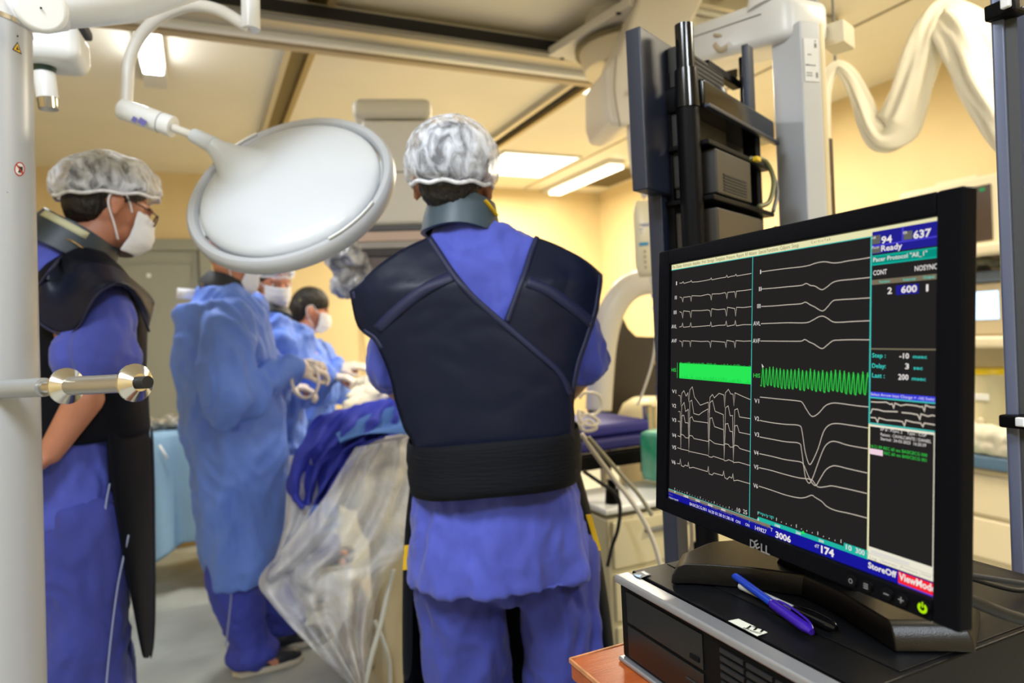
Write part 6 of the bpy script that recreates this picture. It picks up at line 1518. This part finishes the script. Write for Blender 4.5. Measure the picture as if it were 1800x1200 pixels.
for i in range(len(a)): bm.faces.new((a[i], a[(i + 1) % len(a)], b_[(i + 1) % len(a)], b_[i]))
bm.faces.new(a[::-1]); bm.faces.new(b_)
t = thing('lead_shield', 'dark brown rolling lead shield behind the white C shaped arm', 'shield', tuple(o0)); obj('shield_board', bm, mat('dark_brown_board', (62, 54, 42), .5), t)
for dx in (-.2, .25): boxo('shield_leg', (dx * CR.x, dx * CR.y, .48), (.04, .04, .9), M_BLACK, t)
boxo('shield_foot', (0, 0, .02), (.6, .3, .04), M_BLACK, t, rz=-YAW)

# side stretcher with violet pad
M_PAD = mat('violet_blue_pad', (46, 46, 138), .6)
t = thing('side_stretcher', 'trolley with violet blue mattress pad and steel post right of the standing person', 'trolley', (1.27, 2.22, 0))
boxo('mattress', (0, .02, .935), (.44, .34, .045), M_PAD, t, bevel=.015, seg=4); boxo('mattress', (0, .01, .888), (.45, .36, .045), mat('dark_violet_pad', (34, 34, 112), .6), t, bevel=.015, seg=4)
boxo('frame_rail', (.01, -.16, .835), (.50, .05, .05), M_BLACK, t, bevel=.004); boxo('frame_rail', (.01, .16, .835), (.50, .05, .05), M_BLACK, t, bevel=.004)
for x in (-.2, .2):
    for y in (-.15, .15): bm = bmesh.new(); cyl(bm, (x, y, .04), (x, y, .83), .018, .018, 16); obj('leg', bm, M_STEEL, t, auto=40)
bm = bmesh.new(); cyl(bm, (.245, -.10, .74), (.245, -.10, 1.0), .019, .019, 24); cyl(bm, (.285, -.08, .60), (.285, -.08, .99), .013, .013, 20); obj('steel_post', bm, M_STEEL, t, auto=40)
boxo('post_clamp', (.25, -.10, .80), (.06, .06, .10), M_DKBLUE, t, bevel=.004)
# white drawer unit in front of it
t = thing('drawer_trolley', 'low cream drawer trolley with white top under the violet pad', 'trolley', (1.30, 1.88, 0)); M_CT = mat('cream_trolley', (206, 196, 160), .5)
boxo('top', (0, 0, .745), (.44, .26, .022), M_WHITE, t, bevel=.008)
boxo('body', (0, .0, .46), (.42, .24, .52), M_CT, t, bevel=.008)
for k in range(3):
    dr_ = boxo('drawer', (0, -.123, .64 - k * .16), (.39, .014, .145), mat('cream_drawer_front', (214, 204, 168), .45), t, bevel=.006); boxo('handle', (0, -.014, .03), (.16, .014, .012), M_GREYP, dr_)
for x in (-.18, .18):
    for y in (-.09, .09): bm = bmesh.new(); cyl(bm, (x, y - .015, .035), (x, y + .015, .035), .034, .034, 20); cyl(bm, (x, y, .06), (x, y, .2), .012, .012, 12); obj('caster', bm, M_GREYP, t, auto=40)
tag(boxo('motor_box', (.95, 1.93, .20), (.22, .28, .22), M_CT, None, bevel=.02), 'cream box unit on the floor left of the drawer trolley', 'box')
tag(boxo('floor_box', (1.86, 2.25, .28), (.62, .5, .56), mat('pale_cream_cabinet', (226, 214, 176), .5), None, bevel=.01), 'pale cream cabinet on the floor behind the monitor', 'cabinet')
k0 = P(1075, 838, 2.12); bm = bmesh.new(); cyl(bm, (k0.x, k0.y, .757), (k0.x, k0.y, .80), .024, .02, 24); cyl(bm, (k0.x, k0.y, .80), (k0.x, k0.y, .83), .012, .016, 20)
tag(obj('clamp_knob', bm, M_BLACK, None, auto=40), 'small dark clamp knob standing on the white trolley top', 'knob')
tag(boxo('green_package', tuple(P(1158, 800, 2.32)), (.09, .10, .17), mat('sea_green_package', (30, 158, 122), .4, c2=(120, 190, 170), vscale=14), None, rz=.3, bevel=.02), 'sea green package standing just left of the monitor edge', 'package')
q = P(1120, 738, 3.15)
bm = bmesh.new(); rg = []
for z, r_ in ((.0, .12), (.82, .12), (.89, .115), (.945, .09), (.97, .05)):
    rg.append([bm.verts.new((q.x + .05 + r_ * 1.2 * math.cos(a), q.y + r_ * math.sin(a), z)) for a in [2 * PI * i / 32 for i in range(32)]])
for a, b_ in zip(rg, rg[1:]):
    for i in range(32): bm.faces.new((a[i], a[(i + 1) % 32], b_[(i + 1) % 32], b_[i]))
bm.faces.new(rg[0][::-1]); bm.faces.new(rg[-1]); tag(obj('rounded_cabinet', bm, mat('cream_rounded_cover', (214, 200, 156), .5), None, auto=40), 'cream round topped unit beyond the violet pad', 'cabinet')
tag(tubeo('coiled_tubing', [P(1018, 700, 2.37), P(1030, 690, 2.37), P(1052, 694, 2.39), P(1058, 715, 2.39), P(1040, 730, 2.37), P(1018, 722, 2.34), P(1022, 742, 2.32), P(1042, 748, 2.32), P(1052, 740, 2.34), P(1030, 728, 2.34), P(1016, 745, 2.32), P(1030, 757, 2.32), P(1048, 752, 2.32), P(1034, 738, 2.33), P(1020, 750, 2.31)], .0055, mat('milky_tubing', (214, 208, 194), .35), None), 'milky coiled tubing hanging beside the standing person\'s right hip', 'tubing')
for pts, r_, m_, lab in (([(1022, 762), (1048, 800), (1078, 840), (1104, 872), (1130, 912), (1150, 956), (1164, 1010), (1172, 1100), (1160, 1290)], .007, MATS['milky_tubing'], 'pale tube running from the coil down across the white trolley top'),
                         ([(1034, 768), (1062, 800), (1088, 830), (1122, 868), (1146, 905)], .006, mat('olive_grey_tube', (150, 148, 128), .4), 'olive grey tube beside the pale one over the trolley'),
                         ([(1026, 828), (1052, 846), (1080, 866), (1090, 890), (1086, 930), (1076, 960), (1068, 995)], .0055, M_RUBBER, 'black cable curving down in front of the cream trolley'),
                         ([(1192, 820), (1194, 905), (1193, 940), (1200, 975), (1206, 1120), (1215, 1500)], .0035, mat('yellow_green_cable', (140, 150, 50), .5), 'yellow green cable hanging under the monitor'),
                         ([(1210, 820), (1214, 905), (1216, 950), (1212, 1040), (1222, 1500)], .0045, mat('brown_grey_cable', (124, 108, 92), .5), 'brown grey cable hanging under the monitor')):
    tag(tubeo('cable', [P(x, y, 1.62 if 'hanging under' in lab else 1.98) for x, y in pts], r_, m_, None), lab, 'cable')
tag(boxo('power_adapter', tuple(P(1232, 958, 2.2)), (.06, .04, .035), M_BLACK, None, rz=.4, bevel=.004), 'small black power adapter below the left part of the monitor', 'adapter')
# infusion bag on a pole
ip = P(1150, 420, 2.62); t = thing('infusion_stand', 'slim infusion pole with printed bag behind the dark rack', 'infusion stand', (ip.x, ip.y, 0))
bm = bmesh.new(); cyl(bm, (.05, .03, .02), (.05, .03, 2.0), .010, .010, 16); obj('pole', bm, M_STEEL, t, auto=40)
bm = bmesh.new()
for k in range(5):
    a = 2 * PI * k / 5; tube(bm, [V3(.05, .03, .06), V3(.05 + .12 * math.cos(a), .03 + .12 * math.sin(a), .03)], .012, sm=1)
obj('foot', bm, M_STEEL, t)
tubeo('hook', [V3(.05, .03, 2.0), V3(.0, .0, 2.02), V3(-.03, -.02, 1.98)], .004, M_STEEL, t)
x0_, x1_ = P(1116, 420, 2.6), P(1166, 420, 2.6); zt2, zb2 = P(1138, 352, 2.6).z, P(1144, 486, 2.6).z
bg = thing('infusion_bag', 'translucent infusion bag with blue print hanging left of the rack', 'infusion bag', tuple((x0_ + x1_) / 2 * 1.0), -rad(36)); bg.location.z = (zt2 + zb2) / 2
bm = bmesh.new(); hh = (zt2 - zb2) / 2; rg = []
for k in range(13):
    f_ = k / 12; z = hh - 2 * hh * f_; w_ = .056 * min(1, .75 + 2 * min(f_, 1 - f_)); th = .022 * math.sin(PI * min(1, max(.05, f_ * .9 + .05))) + .002
    rg.append([bm.verts.new((w_ * math.copysign(abs(math.cos(a)) ** .7, math.cos(a)), th * math.sin(a), z)) for a in [2 * PI * i / 28 for i in range(28)]])
for a, b_ in zip(rg, rg[1:]):
    for i in range(28): bm.faces.new((a[i], a[(i + 1) % 28], b_[(i + 1) % 28], b_[i]))
bm.faces.new(rg[0][::-1]); bm.faces.new(rg[-1]); bgo = obj('bag', bm, mat('milky_bag', (232, 222, 190), .3), bg, smooth=True)
bm = bmesh.new()
for (z, w_, x_) in ((.052, .06, -.004), (.046, .05, .0), (.034, .07, 0), (.022, .05, -.006)): box(bm, (x_, -.0205, z), (w_, .003, .004))
obj('label_print', bm, mat('faded_violet_print', (120, 122, 168), .5), bgo)
bm = bmesh.new(); box(bm, (-.02, -.0235, -.022), (.034, .002, .012)); obj('blue_mark', bm, mat('cyan_print', (40, 140, 190), .5), bgo)
bm = bmesh.new(); [box(bm, (-.018, -.022, -.05 - k * .02), (.006, .004, .008)) for k in range(4)]; obj('scale_marks', bm, mat('brown_blue_print', (140, 130, 130), .5), bgo)
zb3 = P(1148, 360, 2.6).z
iv = [(1143, 486), (1150, 520), (1153, 560), (1152, 600), (1146, 640), (1130, 690), (1120, 712)]
tl = tag(tubeo('infusion_line', [P(x, y, 2.6) for x, y in iv], .0045, MATS['milky_tubing'], None), 'thin infusion line dropping from the bag to the cream unit', 'tubing')
for (x, y, c_) in ((1151, 520, (52, 92, 210)), (1153, 541, (70, 100, 214))):
    bm = bmesh.new(); q = P(x, y, 2.59); ell(bm, q, (.014, .014, .014), n=12); tag(obj('blue_clamp', bm, mat('blue_clamp_%d' % x, c_, .4), None, smooth=True), 'small blue clamp on the infusion line, %s one' % ('upper' if y < 530 else 'lower'), 'clamp')
bm = bmesh.new(); ell(bm, P(1158, 637, 2.6), (.016, .016, .016), n=12); tag(obj('yellow_valve', bm, mat('yellow_valve_mat', (226, 176, 30), .4), None, smooth=True), 'small yellow valve just left of the monitor bezel', 'valve')
boxo('blue_hang_tag', tuple(P(1160, 690, 2.6)), (.03, .01, .06), M_PAD, None); tag(bpy.data.objects['blue_hang_tag'], 'dark blue tag hanging near the yellow valve at the monitor edge', 'tag')

# ------------------------------------------------------------------ anaesthesia workstation by the right wall
M_WS = mat('workstation_cream', (206, 194, 164), .5)
t = thing('anaesthesia_workstation', 'cream anaesthesia workstation with shelves against the right wall', 'medical workstation', (3.45, 1.98, 0)); c0 = V3(3.45, 1.98, 0)
boxo('back_body', (.18, 0, .78), (.26, .80, 1.36), M_WS, t, bevel=.01)
boxo('upper_case', (.0, .0, 1.30), (.50, .80, .24), mat('workstation_panel', (180, 166, 136), .5), t, bevel=.015)
boxo('display', (-.2515, -.07, 1.317), (.006, .15, .125), emis('blue_white_display', (190, 220, 255), 2.2), t)
boxo('blue_grey_shelf', (-.0, 0, 1.445), (.52, .82, .05), mat('blue_grey_shelf_mat', (96, 110, 130), .5), t, bevel=.01)
boxo('worktop', (-.04, 0, 1.155), (.58, .84, .05), mat('workstation_top', (222, 210, 182), .5), t, bevel=.012)
boxo('lower_shelf', (-.02, 0, .615), (.54, .82, .06), mat('slate_blue_shelf', (76, 108, 140), .5), t, bevel=.01)
boxo('drawer_body', (.0, 0, .34), (.50, .80, .48), M_WS, t, bevel=.012)
for k in range(2): boxo('drawer', (-.255, 0, .46 - k * .2), (.012, .74, .18), MATS['workstation_top'], t, bevel=.006)
boxo('base', (0, 0, .06), (.5, .8, .05), M_GREYP, t)
m_ = thing('patient_monitor', 'cream patient monitor with dark screen on top of the workstation at right', 'medical monitor', (3.30, 2.0, 1.56))
boxo('casing', (.0, .0, .175), (.16, .60, .33), mat('monitor_cream', (222, 212, 186), .45), m_, bevel=.015)
boxo('screen', (-.082, .06, .17), (.004, .40, .25), mat('dark_monitor_screen', (66, 54, 50), .25), m_, bevel=.002)
boxo('handle_bar', (0, .05, .35), (.05, .2, .022), MATS['monitor_cream'], m_, bevel=.008)
bm = bmesh.new(); box(bm, (-.085, -.105, .275), (.004, .022, .014)); obj('green_readout', bm, emis('green_readout_glow', (60, 170, 100), .8), m_)
bm = bmesh.new(); box(bm, (-.084, -.215, .285), (.008, .04, .022)); obj('yellow_key', bm, mat('yellow_key_mat', (228, 190, 20), .4), m_)
for k in range(5): boxo('key', (-.084, -.21, .235 - k * .04), (.008, .045, .020), mat('pale_key', (196, 192, 176), .5), m_, bevel=.003)
boxo('keyboard_tray', (-.08, -.02, -.0), (.22, .62, .05), MATS['monitor_cream'], m_, bevel=.012)
boxo('neck', (.05, 0, -.05), (.1, .16, .10), M_GREYP, m_)
def b(bm):
    random.seed(8)
    for i in range(9): ell(bm, (3.22 + random.uniform(-.03, .05), 1.92 + random.uniform(-.08, .10), 1.495 + random.uniform(0, .02)), (.03, .04, .02), n=10)
tag(blob('cable_heap', b, mat('grey_green_tangle', (92, 92, 74), .6, c2=(40, 50, 46), vscale=30), None, .007, 2), 'tangle of grey green leads under the patient monitor', 'cables')
q = on(1738, 720, 0, 3.25)
t = thing('canister', 'cream canister with bright yellow lid on the right workstation shelf', 'canister', (3.27, q.y, .646))
bm = bmesh.new(); cyl(bm, (0, 0, 0), (0, 0, .36), .075, .08, 32); obj('body', bm, mat('canister_cream', (200, 192, 158), .5), t, auto=40)
bm = bmesh.new(); cyl(bm, (0, 0, .36), (0, 0, .385), .084, .08, 32); obj('lid', bm, mat('yellow_lid', (226, 196, 16), .4), t, auto=40)
boxo('white_label', (-.081, 0, .26), (.004, .08, .03), M_WHITE, t); bm = bmesh.new(); cyl(bm, (-.078, 0, .15), (-.10, 0, .15), .016, .013, 20); obj('knob', bm, M_CREAM, t, auto=40)
def b(bm):
    capsule(bm, (3.20, 1.72, .69), (3.20, 2.1, .70), .045, .05); capsule(bm, (3.17, 1.75, .74), (3.2, 2.05, .75), .035, .04)
tag(blob('folded_cloths', b, mat('pale_green_white_cloth', (196, 204, 186), .8, c2=(216, 210, 196), vscale=9), None, .01, 3, dict(amp=.012, f=(12, 12, 12), seed=4)), 'pale folded cloths lying before the yellow lidded canister', 'cloth')

# ------------------------------------------------------------------ instrument table at left under a pale blue cover
t = thing('instrument_table', 'instrument table with pale blue cover between the left and gowned persons', 'table', (-.15, 4.35, 0))
for x in (-.28, .28):
    for y in (-.2, .2): bm = bmesh.new(); cyl(bm, (x, y, .0), (x, y, .84), .014, .014, 12); obj('leg', bm, M_STEEL, t, auto=40)
boxo('tabletop', (0, 0, .845), (.66, .5, .015), M_STEEL, t)
rows = []
for (k, zz_, g) in ((0, .86, 0), (1, .85, .012), (2, .70, .03), (3, .52, .045), (4, .36, .06), (5, .22, .07)):
    row = []
    n_ = 80
    for i in range(n_ + 1):
        a = 2 * PI * i / n_; c, s = math.cos(a), math.sin(a); k2 = 1 / max(abs(c) / .345, abs(s) / .27); k2 = (abs(c / .35) ** 6 + abs(s / .275) ** 6) ** (-1 / 6)
        w_ = g * (.5 * math.sin(9 * a) + .5 * math.sin(14 * a + 1)) * .6 + g * .8
        row.append(V3(-.15 + c * (k2 + w_), 4.35 + s * (k2 + w_), zz_ + (.05 * math.sin(4 * a + .6) if k == 5 else 0)))
    rows.append(row)
ctr = [V3(-.15 + (p.x + .15) * .02, 4.35 + (p.y - 4.35) * .02, .862) for p in rows[0]]
tc__ = sheet('table_cover', [ctr] + rows, mat('pale_aqua_cover', (140, 176, 204), .8, bump=.3, bscale=14), None, .004, 1); tag(tc__, 'pale aqua blue cloth draped over the instrument table', 'tablecloth')
def b(bm):
    random.seed(9)
    for i in range(12): ell(bm, (-.18 + random.uniform(-.14, .16), 4.18 + random.uniform(-.03, .12), .885 + random.uniform(0, .04)), (.05, .04, .025), n=10)
tag(blob('instrument_packs', b, mat('silver_plastic_packs', (190, 186, 170), .3, c2=(96, 88, 70), vscale=22), None, .008, 2, dict(amp=.012, f=(24, 24, 24), seed=1)), 'crinkled silver instrument packs on the pale blue covered table', 'instrument packs')
bm = bmesh.new(); cyl(bm, P(280, 782, 3.58), P(295, 806, 3.58), .006, .006, 10); tag(obj('tube_clip', bm, M_WHITE, None, smooth=True), 'small white clip on the hanging pale blue cover', 'clip')
tag(boxo('low_bench', (.22, 5.15, .17), (.9, .35, .34), mat('ochre_bench', (176, 142, 76), .55), None, bevel=.01), 'low ochre bench on the floor behind the instrument table', 'bench')
tag(tubeo('wall_cable', [V3(1.32, 6.03, 1.75), V3(1.32, 6.03, 1.35), V3(1.34, 6.02, 1.1), V3(1.38, 6.03, .92)], .006, mat('tan_cable', (176, 152, 104), .5), None), 'thin tan cable running down the far yellow wall', 'cable')
